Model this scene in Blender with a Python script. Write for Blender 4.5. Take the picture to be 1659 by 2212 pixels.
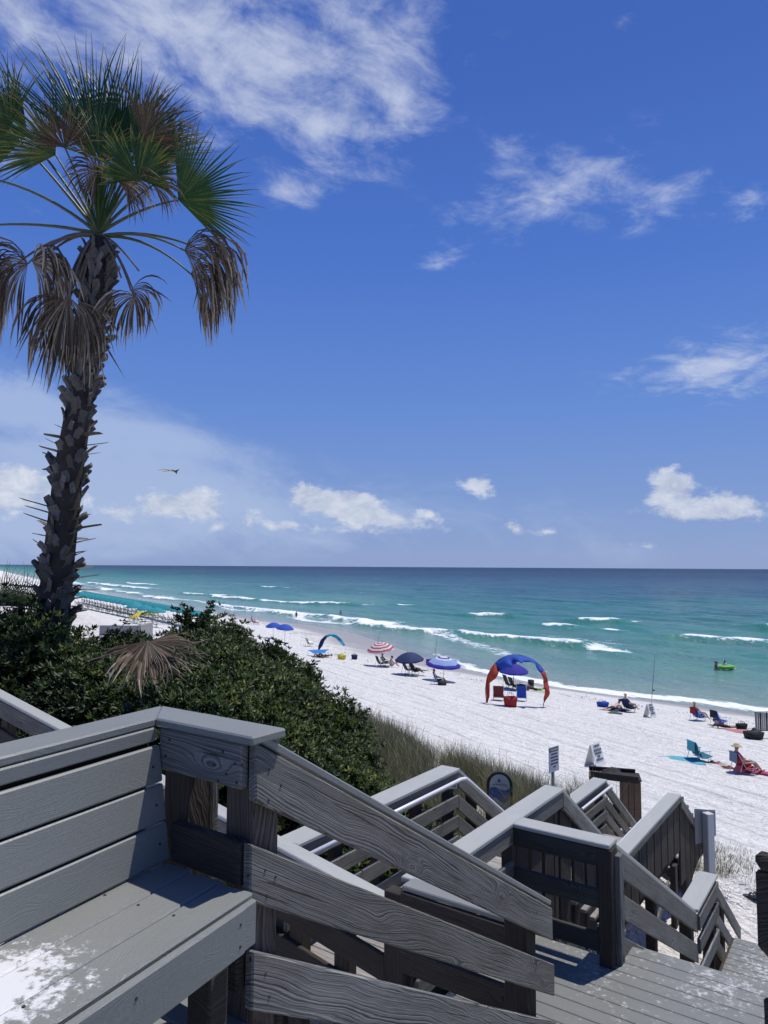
import bpy, bmesh, math, random
import numpy as np
from mathutils import Vector, Matrix, noise as mnoise

# ------------------------------------------------------------------ clean
for o in list(bpy.data.objects): bpy.data.objects.remove(o, do_unlink=True)
scene = bpy.context.scene
col = scene.collection
random.seed(7); rng = np.random.default_rng(7)
R = math.radians

# ------------------------------------------------------------------ camera (10 m above the water)
CAMZ = 10.0
F, CX, CY = 1534.0, 829.5, 1106.0            # focal length and centre for a 1659 x 2212 picture
ROLL = math.atan2(10.0, 1659.0); PITCH = R(4.41)
fwd = Vector((0, math.cos(PITCH), math.sin(PITCH)))
_r0 = Vector((1, 0, 0)); _u0 = Vector((0, -math.sin(PITCH), math.cos(PITCH)))
rgt = _r0*math.cos(ROLL) + _u0*math.sin(ROLL); upv = _u0*math.cos(ROLL) - _r0*math.sin(ROLL)
cam = bpy.data.cameras.new('camera'); camo = bpy.data.objects.new('camera', cam); col.objects.link(camo)
cam.sensor_fit = 'HORIZONTAL'; cam.sensor_width = 36.0; cam.lens = 36.0*F/1659.0
cam.clip_start = 0.05; cam.clip_end = 100000
camo.matrix_world = Matrix(((rgt.x, upv.x, -fwd.x, 0), (rgt.y, upv.y, -fwd.y, 0), (rgt.z, upv.z, -fwd.z, CAMZ), (0, 0, 0, 1)))
scene.camera = camo
scene.render.engine = 'CYCLES'
scene.view_settings.view_transform = 'Standard'; scene.view_settings.look = 'None'
scene.view_settings.exposure = 0.0; scene.view_settings.gamma = 1.0

# ------------------------------------------------------------------ node helper
class NT:
    def __init__(s, tree): s.t = tree; s.n = tree.nodes; s.l = tree.links
    def new(s, typ, **kw):
        nd = s.n.new(typ)
        for k, v in kw.items(): setattr(nd, k, v)
        return nd
    def put(s, sock, v):
        if v is None: return
        if isinstance(v, bpy.types.NodeSocket): s.l.new(v, sock)
        else:
            try: sock.default_value = v
            except Exception: sock.default_value = (v[0], v[1], v[2], 1.0) if len(v) == 3 else v
    def math(s, op, a, b=None, c=None, clamp=False):
        nd = s.new('ShaderNodeMath', operation=op); nd.use_clamp = clamp
        for i, v in enumerate((a, b, c)):
            if v is not None: s.put(nd.inputs[i], v)
        return nd.outputs[0]
    def vmath(s, op, a, b=None):
        nd = s.new('ShaderNodeVectorMath', operation=op); s.put(nd.inputs[0], a)
        if b is not None: s.put(nd.inputs[1], b)
        return nd.outputs['Value'] if op in ('LENGTH', 'DOT_PRODUCT', 'DISTANCE') else nd.outputs[0]
    def noise(s, vec, scale, detail=3.0, rough=0.5, dim='3D', w=None, dist=0.0):
        nd = s.new('ShaderNodeTexNoise', noise_dimensions=dim)
        if vec is not None: s.put(nd.inputs['Vector'], vec)
        if w is not None: s.put(nd.inputs['W'], w)
        nd.inputs['Scale'].default_value = scale; nd.inputs['Detail'].default_value = detail
        nd.inputs['Roughness'].default_value = rough; nd.inputs['Distortion'].default_value = dist
        return nd.outputs[0]
    def mapr(s, v, a, b, c=0.0, d=1.0, smooth=False):
        nd = s.new('ShaderNodeMapRange'); nd.clamp = True
        if smooth: nd.interpolation_type = 'SMOOTHSTEP'
        for i, x in enumerate((v, a, b, c, d)): s.put(nd.inputs[i], x)
        return nd.outputs[0]
    def mix(s, f, a, b, mode='MIX'):
        nd = s.new('ShaderNodeMix', data_type='RGBA', blend_type=mode)
        s.put(nd.inputs[0], f); s.put(nd.inputs[6], a); s.put(nd.inputs[7], b)
        return nd.outputs[2]
    def ramp(s, v, stops):
        nd = s.new('ShaderNodeValToRGB'); cr = nd.color_ramp
        while len(cr.elements) < len(stops): cr.elements.new(0.5)
        for e, (p, c) in zip(cr.elements, stops):
            e.position = p; e.color = (c[0], c[1], c[2], 1.0)
        s.put(nd.inputs[0], v); return nd.outputs[0]
    def scale(s, vec, xyz):
        nd = s.new('ShaderNodeMapping'); s.put(nd.inputs[0], vec); nd.inputs['Scale'].default_value = xyz
        return nd.outputs[0]
    def comb(s, x, y, z):
        nd = s.new('ShaderNodeCombineXYZ')
        for i, v in enumerate((x, y, z)): s.put(nd.inputs[i], v)
        return nd.outputs[0]
    def sep(s, v):
        nd = s.new('ShaderNodeSeparateXYZ'); s.put(nd.inputs[0], v); return nd.outputs
    def attr(s, name, out='Fac'):
        return s.new('ShaderNodeAttribute', attribute_name=name).outputs[out]
    def bump(s, h, strength=0.5, dist=0.01, normal=None):
        nd = s.new('ShaderNodeBump'); s.put(nd.inputs['Height'], h)
        s.put(nd.inputs['Strength'], strength); nd.inputs['Distance'].default_value = dist
        if normal is not None: s.put(nd.inputs['Normal'], normal)
        return nd.outputs[0]

# ------------------------------------------------------------------ sun and sky
SUN = Vector((0.324, 0.236, 1.0)).normalized()      # direction towards the sun
sl = bpy.data.lights.new('sun', 'SUN'); sl.energy = 4.1; sl.angle = R(0.53); sl.color = (1.0, 0.965, 0.91)
so = bpy.data.objects.new('sun', sl); col.objects.link(so)
so.rotation_euler = (-SUN).to_track_quat('-Z', 'Y').to_euler()
so.location = (20, 15, 60)
world = bpy.data.worlds.new('World'); scene.world = world; world.use_nodes = True
world.cycles.sampling_method = 'MANUAL'; world.cycles.sample_map_resolution = 512
wt = NT(world.node_tree)
for nd in list(wt.n): wt.n.remove(nd)
sky = wt.new('ShaderNodeTexSky', sky_type='NISHITA'); sky.sun_disc = False
sky.sun_elevation = math.asin(SUN.z); sky.sun_rotation = math.atan2(SUN.x, SUN.y)
sky.altitude = 0; sky.air_density = 1.0; sky.dust_density = 0.2; sky.ozone_density = 2.0
tc = wt.new('ShaderNodeTexCoord').outputs['Generated']
dx, dy, dz = wt.sep(tc)
az = wt.math('ARCTAN2', dx, dy)
el = wt.math('ARCSINE', dz)
def deg_dir(px, py):
    d = fwd + rgt*((px-CX)/F) - upv*((py-CY)/F); d.normalize()
    return math.atan2(d.x, d.y), math.asin(d.z)
# flat cloud layer coordinates (height plane) so that clouds shrink towards the horizon
hz = wt.math('ADD', wt.math('MAXIMUM', dz, 0.0), 0.10)
plane = wt.comb(wt.math('DIVIDE', dx, hz), wt.math('DIVIDE', dy, hz), 0.0)
sph = wt.comb(wt.math('MULTIPLY', az, 1.0), wt.math('MULTIPLY', el, 1.6), 0.0)
n_big = wt.noise(sph, 5.0, 8.0, 0.62, dist=0.6)
n_fine = wt.noise(wt.scale(plane, (1.0, 1.0, 1.0)), 6.5, 8.0, 0.66, dist=0.5)
n_streak = wt.noise(wt.comb(wt.math('ADD', az, wt.math('MULTIPLY', el, -0.9)), wt.math('MULTIPLY', wt.math('ADD', el, wt.math('MULTIPLY', az, 0.35)), 3.2), 0.0), 7.0, 8.0, 0.62, dist=0.4)
sph_az = wt.comb(az, el, 0.0)
def blob(px, py, rx, ry, rot=0.0, amp=1.0):
    a0, e0 = deg_dir(px, py)
    mp = wt.new('ShaderNodeMapping', vector_type='TEXTURE'); wt.l.new(sph_az, mp.inputs[0])
    mp.inputs['Location'].default_value = (a0, e0, 0); mp.inputs['Rotation'].default_value = (0, 0, R(rot)); mp.inputs['Scale'].default_value = (1.9*rx/F, 1.9*ry/F, 1)
    gr_ = wt.new('ShaderNodeTexGradient', gradient_type='QUADRATIC_SPHERE'); wt.l.new(mp.outputs[0], gr_.inputs[0])
    return (gr_.outputs['Fac'], amp*1.25)
def total(items):
    r = 0.0
    for q, amp in items: r = wt.math('MULTIPLY_ADD', q, amp, r)
    return r
# high thin clouds: one broad patch overhead, wisps to the right
high = total([blob(600, 150, 330, 170, -6, 0.92), blob(330, 40, 420, 120, 0, 0.8), blob(740, 280, 140, 80, 15, 0.6), blob(850, 90, 160, 130, 20, 0.5), blob(60, 60, 200, 120, 0, .55),
              blob(1190, 415, 240, 66, 12, 1.0), blob(1090, 330, 60, 44, 0, 0.7), blob(1430, 430, 140, 44, 6, 0.85), blob(1570, 785, 200, 66, 4, 1.2),
              blob(950, 580, 60, 28, 15, 0.75), blob(620, 415, 80, 28, 0, 0.7), blob(1120, 150, 120, 60, 35, 0.22), blob(1350, 40, 80, 20, 30, 0.3),
              blob(1610, 455, 60, 30, 0, 0.35), blob(-300, 200, 300, 200, 0, 0.8), blob(2100, 300, 300, 150, 10, 0.6)])
far_patch = wt.mapr(wt.noise(sph, 1.7, 3.0, 0.5), 0.50, 0.75, 0.0, 0.9)
outside = wt.mapr(wt.math('ABSOLUTE', az), 0.65, 1.1)
high = wt.math('ADD', high, wt.math('MULTIPLY', far_patch, outside))
hn = wt.math('ADD', wt.math('MULTIPLY', n_fine, 0.55), wt.math('MULTIPLY', n_streak, 0.45))
high_m = wt.mapr(wt.math('ADD', high, wt.math('MULTIPLY', wt.math('SUBTRACT', hn, 0.5), 5.2)), 0.22, 1.95, 0.0, 0.82, True)
high_m = wt.math('MULTIPLY', high_m, wt.mapr(high, 0.06, 0.3))
# low milky veil to the left and small cumulus above the horizon
veil = total([blob(120, 900, 360, 90, -8, 0.60), blob(60, 1040, 560, 150, 0, 0.72), blob(700, 1110, 660, 80, 0, 0.50), blob(400, 950, 160, 40, -10, .4), blob(1400, 1190, 900, 60, 0, 0.22), blob(-700, 1060, 600, 150, 0, 0.5)])
veil_m = wt.mapr(wt.math('ADD', veil, wt.math('ADD', wt.math('MULTIPLY', wt.math('SUBTRACT', n_big, 0.5), 2.0), wt.math('MULTIPLY', wt.math('SUBTRACT', n_streak, 0.5), 1.0))), 0.10, 1.05, 0.0, 0.66, True)
veil_m = wt.math('MULTIPLY', veil_m, wt.mapr(veil, 0.0, 0.45, 0.0, 1.0, True))
n_cum = wt.noise(sph, 26.0, 7.0, 0.62, dist=0.3)
cum = total([blob(410, 1098, 105, 36, 0, 1.15), blob(345, 1085, 36, 26, 0, 0.9), blob(680, 1082, 66, 36, 0, 1.2), blob(800, 1112, 92, 40, -10, 1.2), blob(745, 1095, 50, 26, 0, .8), blob(870, 1128, 40, 16, 0, 0.7), blob(625, 1135, 40, 18, 0, 0.7),
             blob(1035, 1048, 62, 30, -18, 1.1), blob(1455, 1062, 52, 42, 0, 1.1), blob(1500, 1108, 110, 34, 0, 1.1), blob(1595, 1092, 52, 34, 0, 0.95),
             blob(1100, 1138, 52, 18, -8, 0.9), blob(955, 1138, 42, 18, 0, 0.75), blob(540, 1125, 26, 26, 0, 0.7), blob(20, 1035, 80, 50, 0, 1.0), blob(-60, 1085, 120, 40, 0, 0.9),
             blob(1390, 1180, 60, 14, 0, 0.45), blob(1900, 1100, 160, 45, 0, 1.0), blob(-500, 1090, 160, 50, 0, 1.0), blob(2600, 1110, 200, 45, 0, 1.0), blob(2300, 1080, 90, 50, 0, 1.0)])
cum = wt.math('ADD', cum, total([blob(655, 1062, 46, 34, 0, .7), blob(775, 1080, 46, 30, 0, .7), blob(1450, 1035, 44, 40, 0, .8), blob(425, 1075, 50, 30, 0, .7), blob(590, 1130, 40, 18, 0, .6), blob(250, 1110, 70, 26, 0, .8), blob(930, 1110, 40, 18, 0, .7), blob(1180, 1150, 70, 14, 0, .6), blob(130, 1060, 70, 40, 0, .8), blob(470, 1140, 60, 18, 0, .7), blob(720, 1145, 90, 16, 0, .7)]))
cum_m = wt.mapr(wt.math('ADD', cum, wt.math('MULTIPLY', wt.math('SUBTRACT', n_cum, 0.5), 2.5)), 0.46, 1.12, 0.0, 0.95, True)
cum_m = wt.math('MULTIPLY', cum_m, wt.mapr(cum, 0.12, 0.4))
clear = wt.ramp(wt.math('DIVIDE', wt.math('MAXIMUM', el, 0.0), 1.5708), [(0.0, (.30, .43, .80)), (0.05, (.25, .395, .81)), (0.14, (.155, .32, .84)), (0.26, (.085, .225, .77)), (0.40, (.058, .160, .63)), (1.0, (.045, .115, .45))])
clear = wt.vmath('MULTIPLY', clear, (9.2, 9.2, 9.2))
skyc = wt.mix(0.88, sky.outputs[0], clear)
skyc = wt.mix(veil_m, skyc, (5.3, 6.5, 9.0))
skyc = wt.mix(high_m, skyc, (7.0, 7.7, 9.4))
cum_col = wt.mix(wt.mapr(n_cum, 0.35, 0.7), (5.2, 5.9, 7.6), (9.0, 9.4, 10.2))
skyc = wt.mix(wt.math('MULTIPLY', cum_m, 0.85), skyc, cum_col)
bg = wt.new('ShaderNodeBackground'); bg.inputs['Strength'].default_value = 0.086
wt.put(bg.inputs['Color'], skyc)
wo = wt.new('ShaderNodeOutputWorld'); wt.l.new(bg.outputs[0], wo.inputs[0])

# ------------------------------------------------------------------ coordinates
TH = R(55.0)
AX = Vector((math.cos(TH), math.sin(TH), 0)); BX = Vector((math.sin(TH), -math.cos(TH), 0)); ZX = Vector((0, 0, 1))
def P(a, b, z): return AX*a + BX*b + Vector((0, 0, z + CAMZ))      # along the stairs, across them, below the eye
def at(px, py, Y):
    d = fwd + rgt*((px-CX)/F) - upv*((py-CY)/F)
    return d*(Y/d.y) + Vector((0, 0, CAMZ))
def shore(t): return np.interp(t, [-400, 0, 29, 45, 56, 67, 78, 95, 110, 128, 160, 202, 304, 680, 3000], [50, 48, 47.3, 43.2, 42.4, 44, 46.5, 50.2, 50.5, 47.5, 45.6, 43.6, 42, 41.5, 41])
def smooth(x): x = np.clip(x, 0, 1); return x*x*(3-2*x)
def ground_base(X, Y):
    X = np.asarray(X, float); Y = np.asarray(Y, float)
    s = .866*X + .5*Y; t = -.5*X + .866*Y
    s0 = shore(t)
    q = np.where(s < 12, s, 12 + (s-12)*(34.0/(s0-12)))
    z = np.interp(q, [-60, -10, 0, 4, 8, 10, 12, 15, 20, 26, 32, 39, 46, 60, 120], [5.4, 5.3, 5.2, 5.0, 4.75, 4.5, 4.1, 3.3, 2.45, 1.85, 1.38, .75, -0.02, -1.4, -5])
    b = X*BX.x + Y*BX.y
    left = smooth((-2.7-b)/1.7)
    z = z + left*np.interp(s, [0, 4, 8, 10.5, 12.8], [1.35, 1.3, .95, .5, 0])*np.interp(t, [6, 9, 12.5, 15], [1, .62, .62, 1])
    a_ = X*AX.x + Y*AX.y
    z = z + .95*np.exp(-((a_-13.9)**2+(b+3.0)**2)/2.4)
    return z
def vnoise(x, y, seed=0):
    r = np.random.default_rng(seed).random((256, 256))
    xi = np.floor(x).astype(int); yi = np.floor(y).astype(int); fx = x-xi; fy = y-yi
    fx = fx*fx*(3-2*fx); fy = fy*fy*(3-2*fy)
    g = lambda i, j: r[i & 255, j & 255]
    return (g(xi, yi)*(1-fx)+g(xi+1, yi)*fx)*(1-fy) + (g(xi, yi+1)*(1-fx)+g(xi+1, yi+1)*fx)*fy
def gz(x, y): return float(ground_base(x, y))
def spot(px, py):
    d = fwd + rgt*((px-CX)/F) - upv*((py-CY)/F); d = d/d.y
    lo = 5.0
    for k in range(4000):
        hi = lo*1.004
        if CAMZ + d.z*hi < max(gz(d.x*hi, hi), 0.0): break
        lo = hi
    return Vector((d.x*hi, hi, gz(d.x*hi, hi)))

# ------------------------------------------------------------------ object helpers
def tag(o, label=None, cat=None, group=None, kind=None):
    if label: o['label'] = label
    if cat: o['category'] = cat
    if group: o['group'] = group
    if kind: o['kind'] = kind
    return o
def empty(name, loc, label, cat, group=None):
    o = bpy.data.objects.new(name, None); col.objects.link(o); o.location = loc; o.empty_display_size = .1
    return tag(o, label, cat, group)
def link(name, me, mat, parent=None, M=None):
    o = bpy.data.objects.new(name, me); col.objects.link(o)
    if mat is not None and not me.materials: me.materials.append(mat)
    M = M if M is not None else Matrix.Identity(4)
    if parent is not None:
        o.parent = parent
        q = parent; base = Matrix.Identity(4); chain = []
        while q is not None: chain.append(q); q = q.parent
        for q in reversed(chain): base = base @ q.matrix_basis
        o.matrix_basis = base.inverted() @ M
    else: o.matrix_basis = M
    return o
def from_np(name, V, Fc, smooth_=False):
    me = bpy.data.meshes.new(name)
    V = np.asarray(V, np.float32); Fc = np.asarray(Fc, np.int32); n = Fc.shape[1]
    me.vertices.add(len(V)); me.vertices.foreach_set('co', V.ravel())
    me.loops.add(Fc.size); me.loops.foreach_set('vertex_index', Fc.ravel())
    me.polygons.add(len(Fc)); me.polygons.foreach_set('loop_start', np.arange(0, Fc.size, n, dtype=np.int32))
    me.update(calc_edges=True); me.validate()
    if smooth_: me.polygons.foreach_set('use_smooth', np.ones(len(me.polygons), bool))
    return me
def face_attr(me, name, vals):
    a = me.attributes.new(name, 'FLOAT', 'FACE'); a.data.foreach_set('value', np.asarray(vals, np.float32))
def vert_attr(me, name, vals):
    a = me.attributes.new(name, 'FLOAT', 'POINT'); a.data.foreach_set('value', np.asarray(vals, np.float32))
def bm_mesh(name, bm, smooth_=False):
    me = bpy.data.meshes.new(name); bm.normal_update(); bm.to_mesh(me); bm.free()
    if smooth_: me.polygons.foreach_set('use_smooth', [True]*len(me.polygons))
    return me
def prism_mesh(name, pts8, bev=0.004, seg=1):
    bm = bmesh.new(); v = [bm.verts.new(p) for p in pts8]
    for f in ((0, 1, 2, 3), (7, 6, 5, 4), (0, 4, 5, 1), (1, 5, 6, 2), (2, 6, 7, 3), (3, 7, 4, 0)): bm.faces.new([v[i] for i in f])
    bmesh.ops.recalc_face_normals(bm, faces=bm.faces)
    if bev: bmesh.ops.bevel(bm, geom=list(bm.edges), offset=bev, segments=seg, affect='EDGES', profile=0.5)
    return bm_mesh(name, bm)
def frame(x, up=ZX):
    x = x.normalized(); y = up.cross(x).normalized(); z = x.cross(y)
    return x, y, z
def mat4(x, y, z, o): return Matrix(((x.x, y.x, z.x, o.x), (x.y, y.y, z.y, o.y), (x.z, y.z, z.z, o.z), (0, 0, 0, 1)))
def board(parent, p0, p1, h, t, mat, name='rail_board', bev=0.006, plumb=True, jitter=0.0):
    """a board on edge: its top edge runs p0 to p1, it hangs h down, t thick, ends cut plumb"""
    x, y, z = frame(p1-p0); L = (p1-p0).length
    d = -ZX*h if plumb else -z*h
    bx, bz = d.dot(x), d.dot(z)
    ht = t/2
    jj = lambda: random.uniform(-jitter, jitter)
    me = prism_mesh(name, [(0+jj(), -ht, 0), (L+jj(), -ht, 0+jj()), (L+bx+jj(), -ht, bz+jj()), (bx, -ht, bz), (0, ht, 0), (L, ht, 0), (L+bx, ht, bz), (bx, ht, bz)], bev)
    return link(name, me, mat, parent, mat4(x, y, z, p0))
def plank(parent, p0, p1, w, t, mat, name='plank', bev=0.005, m0=0.0, m1=0.0):
    """a board lying flat: top centre line p0 to p1, w wide, t thick; m0/m1 mitre the ends"""
    x, y, z = frame(p1-p0); L = (p1-p0).length; hw = w/2
    me = prism_mesh(name, [(-m0*hw, -hw, 0), (L-m1*hw, -hw, 0), (L+m1*hw, hw, 0), (m0*hw, hw, 0), (-m0*hw, -hw, -t), (L-m1*hw, -hw, -t), (L+m1*hw, hw, -t), (m0*hw, hw, -t)], bev)
    return link(name, me, mat, parent, mat4(x, y, z, p0))
def post(parent, a, b, z0, z1, mat, size=.14, name='post', sb=None):
    p0, p1 = P(a, b, z0), P(a, b, z1); L = (p1-p0).length; h = size/2; g = (sb or size)/2
    me = prism_mesh(name, [(0, -h, -g), (L, -h, -g), (L, h, -g), (0, h, -g), (0, -h, g), (L, -h, g), (L, h, g), (0, h, g)], .006)
    return link(name, me, mat, parent, mat4(ZX, AX, ZX.cross(AX), p0))
def tube_mesh(name, pts, r, n=8, cap=True):
    pts = [Vector(p) for p in pts]; V = []; Fc = []
    rr = r if hasattr(r, '__len__') else [r]*len(pts)
    prev = None
    for i, p in enumerate(pts):
        d = (pts[min(i+1, len(pts)-1)] - pts[max(i-1, 0)]).normalized()
        if prev is None: u = d.orthogonal().normalized()
        else: u = (prev - d*prev.dot(d)).normalized()
        prev = u; v = d.cross(u)
        for k in range(n):
            a = 2*math.pi*k/n; V.append(p + (u*math.cos(a)+v*math.sin(a))*rr[i])
    for i in range(len(pts)-1):
        for k in range(n): Fc.append((i*n+k, i*n+(k+1) % n, (i+1)*n+(k+1) % n, (i+1)*n+k))
    me = bpy.data.meshes.new(name)
    fs = Fc + ([tuple(range(n))[::-1], tuple(range((len(pts)-1)*n, len(pts)*n))] if cap else [])
    me.from_pydata([tuple(v) for v in V], [], fs); me.update()
    me.polygons.foreach_set('use_smooth', [len(p.vertices) == 4 for p in me.polygons])
    return me
def poly_mesh(name, V, Fc, thick=0.0, smooth_=False):
    bm = bmesh.new(); vs = [bm.verts.new(v) for v in V]
    for f in Fc: bm.faces.new([vs[i] for i in f])
    bm.normal_update()
    if thick:
        bmesh.ops.solidify(bm, geom=list(bm.faces), thickness=thick)
    return bm_mesh(name, bm, smooth_)
def box_mesh(name, cx, cy, cz, sx, sy, sz, bev=0.01):
    x0, x1, y0, y1, z0, z1 = cx-sx/2, cx+sx/2, cy-sy/2, cy+sy/2, cz-sz/2, cz+sz/2
    return prism_mesh(name, [(x0, y0, z0), (x1, y0, z0), (x1, y1, z0), (x0, y1, z0), (x0, y0, z1), (x1, y0, z1), (x1, y1, z1), (x0, y1, z1)], bev)

# ------------------------------------------------------------------ materials
MATS = {}
def new_mat(name):
    m = bpy.data.materials.new(name); m.use_nodes = True; t = NT(m.node_tree)
    for nd in list(t.n): t.n.remove(nd)
    b = t.new('ShaderNodeBsdfPrincipled'); o = t.new('ShaderNodeOutputMaterial'); t.l.new(b.outputs[0], o.inputs[0])
    return m, t, b
def plain(name, c, rough=0.7, var=0.12, scale=9.0, bump=0.0, metal=0.0, transl=0.0):
    if name in MATS: return MATS[name]
    m, t, b = new_mat(name)
    oc = t.new('ShaderNodeTexCoord').outputs['Object']
    n = t.noise(oc, scale, 4.0, 0.6)
    c2 = tuple(x*(1-var*1.6) for x in c); c3 = tuple(min(1, x*(1+var)) for x in c)
    t.put(b.inputs['Base Color'], t.mix(n, c2, c3)); b.inputs['Roughness'].default_value = rough; b.inputs['Metallic'].default_value = metal
    if bump: t.put(b.inputs['Normal'], t.bump(t.noise(oc, scale*4, 3.0), bump, .01))
    if transl:
        tr = t.new('ShaderNodeBsdfTranslucent'); tr.inputs[0].default_value = (*c, 1)
        ms = t.new('ShaderNodeMixShader'); ms.inputs[0].default_value = transl
        out = [x for x in t.n if x.type == 'OUTPUT_MATERIAL'][0]
        t.l.new(b.outputs[0], ms.inputs[1]); t.l.new(tr.outputs[0], ms.inputs[2]); t.l.new(ms.outputs[0], out.inputs[0])
    MATS[name] = m; return m
def lumber(name, dark, light, warm=0.0, bump=0.9, knots=1.0):
    """weathered softwood: contour lines of a wandering field give the grain, knots bend it"""
    m, t, b = new_mat(name)
    oc = t.new('ShaderNodeTexCoord').outputs['Object']; rnd = t.new('ShaderNodeObjectInfo').outputs['Random']
    off = t.comb(t.math('MULTIPLY', rnd, 37.0), t.math('MULTIPLY', rnd, 11.0), t.math('MULTIPLY', rnd, 23.0))
    pc = t.vmath('ADD', oc, off)
    x, y, z = t.sep(pc)
    wob = t.noise(t.scale(pc, (0.75, 2.0, 3.2)), 1.0, 2.0, 0.4)
    wob2 = t.noise(t.scale(pc, (2.6, 9.0, 10.0)), 1.0, 3.0, 0.55)
    vo = t.new('ShaderNodeTexVoronoi', feature='F1'); t.put(vo.inputs['Vector'], t.scale(pc, (1.9, 4.0, 5.0))); vo.inputs['Scale'].default_value = 1.0
    kd = vo.outputs['Distance']
    kn = t.mapr(kd, 0.0, 0.42, 1.0, 0.0, True)
    kn = t.math('MULTIPLY', kn, kn)
    fld = t.math('ADD', t.math('ADD', z, t.math('MULTIPLY', y, 0.35)), t.math('MULTIPLY', t.math('SUBTRACT', wob, 0.5), 0.20))
    fld = t.math('ADD', fld, t.math('MULTIPLY', t.math('SUBTRACT', wob2, 0.5), 0.03))
    fld = t.math('ADD', fld, t.math('MULTIPLY', kn, 0.085*knots))
    lines = t.noise(None, 1.0, 2.0, 0.55, dim='1D', w=t.math('MULTIPLY', fld, 200.0))
    fine = t.noise(t.scale(pc, (5.0, 210.0, 210.0)), 1.0, 3.0, 0.6)
    blot = t.noise(t.scale(pc, (2.2, 7.0, 7.0)), 1.0, 4.0, 0.6)
    crack = t.mapr(t.noise(t.scale(pc, (1.6, 40.0, 55.0)), 1.0, 2.0, 0.5), 0.66, 0.72)
    ln = t.mapr(lines, 0.36, 0.62)
    val = t.math('ADD', t.math('ADD', t.math('MULTIPLY', ln, 0.34), t.math('MULTIPLY', fine, 0.40)), t.math('MULTIPLY', blot, 0.42))
    c = t.ramp(val, [(0.30, dark), (0.52, tuple(d*.55+l*.45 for d, l in zip(dark, light))), (0.80, light)])
    c = t.mix(t.math('MULTIPLY', crack, 0.75), c, (0.018, 0.016, 0.015))
    c = t.mix(t.mapr(kd, 0.03, 0.085, 0.75*knots, 0.0), c, (0.035, 0.022, 0.016))
    tint = t.noise(t.scale(pc, (0.9, 2.0, 2.0)), 1.0, 2.0)
    c = t.mix(t.mapr(tint, 0.55, 0.75, 0.0, 0.35+warm), c, tuple(k*(light[0]/.29) for k in (0.15, 0.105, 0.075)))
    r2 = t.math('FRACT', t.math('MULTIPLY', rnd, 17.31))
    c = t.mix(t.math('MULTIPLY', r2, 0.28), c, (light[0]*.62, light[1]*.55, light[2]*.46))
    c = t.mix(t.math('MULTIPLY', rnd, 0.42), c, tuple(k*.75+.01 for k in dark))
    t.put(b.inputs['Base Color'], c); b.inputs['Roughness'].default_value = 0.85
    b.inputs['Specular IOR Level'].default_value = 0.25
    hgt = t.math('SUBTRACT', t.math('ADD', t.math('MULTIPLY', ln, 0.6), t.math('MULTIPLY', fine, 0.4)), t.math('MULTIPLY', crack, 1.4))
    t.put(b.inputs['Normal'], t.bump(hgt, bump, 0.0035))
    MATS[name] = m; return m
def composite(name, c0, speckle=0.0, rough=0.5, emboss=1.0, gloss=0.0):
    """grey composite decking with a pressed wood grain; dust = amount of pale blotches mixed in by noise"""
    m, t, b = new_mat(name)
    oc = t.new('ShaderNodeTexCoord').outputs['Object']; rnd = t.new('ShaderNodeObjectInfo').outputs['Random']
    pc = t.vmath('ADD', oc, t.comb(t.math('MULTIPLY', rnd, 31.0), t.math('MULTIPLY', rnd, 7.0), 0.0))
    x, y, z = t.sep(pc)
    wob = t.noise(t.scale(pc, (2.0, 5.0, 5.0)), 1.0, 2.0, 0.5)
    fld = t.math('ADD', t.math('ADD', y, z), t.math('MULTIPLY', wob, 0.22))
    lines = t.noise(None, 1.0, 1.0, 0.5, dim='1D', w=t.math('MULTIPLY', fld, 240.0))
    ln = t.mapr(lines, 0.42, 0.58)
    grit = t.noise(pc, 240.0, 2.0, 0.6)
    blot = t.noise(t.scale(pc, (1.5, 4.0, 4.0)), 1.0, 4.0, 0.6)
    lo = tuple(v*0.74 for v in c0); hi = tuple(v*1.24 for v in c0)
    sp = t.noise(pc, 120.0, 3.0, 0.7)
    c = t.mix(t.math('ADD', t.math('MULTIPLY', ln, 0.22*emboss), t.math('ADD', t.math('MULTIPLY', blot, 0.50), t.math('MULTIPLY', t.mapr(sp, .3, .7), .35))), lo, hi)
    c = t.mix(t.math('MULTIPLY', t.math('SUBTRACT', rnd, 0.5), 0.3), c, (0.30, 0.29, 0.28))
    rv = rough
    geo = t.new('ShaderNodeNewGeometry').outputs['Position']
    if speckle:
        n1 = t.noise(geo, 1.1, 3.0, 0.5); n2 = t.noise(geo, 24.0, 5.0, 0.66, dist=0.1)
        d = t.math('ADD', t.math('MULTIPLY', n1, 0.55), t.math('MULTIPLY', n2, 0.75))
        dm = t.mapr(d, 0.72-speckle*0.1, 0.90-speckle*0.1, 0.0, 0.85, True)
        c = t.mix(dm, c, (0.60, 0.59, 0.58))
    t.put(b.inputs['Base Color'], c); t.put(b.inputs['Roughness'], rv)
    b.inputs['Specular IOR Level'].default_value = 0.5
    h = t.math('ADD', t.math('MULTIPLY', ln, 0.7*emboss), t.math('MULTIPLY', grit, 0.5))
    t.put(b.inputs['Normal'], t.bump(h, 0.45, 0.0022))
    MATS[name] = m; return m
WOOD = lumber('weathered_lumber', (0.024, 0.0245, 0.0215), (0.325, 0.322, 0.292), warm=-.12)
WOODD = lumber('brown_lumber', (0.016, 0.014, 0.011), (0.105, 0.088, 0.070), warm=0.1, knots=0.5)  # brown posts; darkened further to put shade into boards facing away
WOODP = lumber('post_lumber', (0.030, 0.024, 0.020), (0.18, 0.145, 0.118), warm=0.3, knots=0.3)
WOODSH = lumber('shaded_lumber', (0.015, 0.0155, 0.014), (0.105, 0.104, 0.092), warm=-.1, knots=0.6)  # darker copy of the lumber for backlit boards, shade put into its colour
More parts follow.
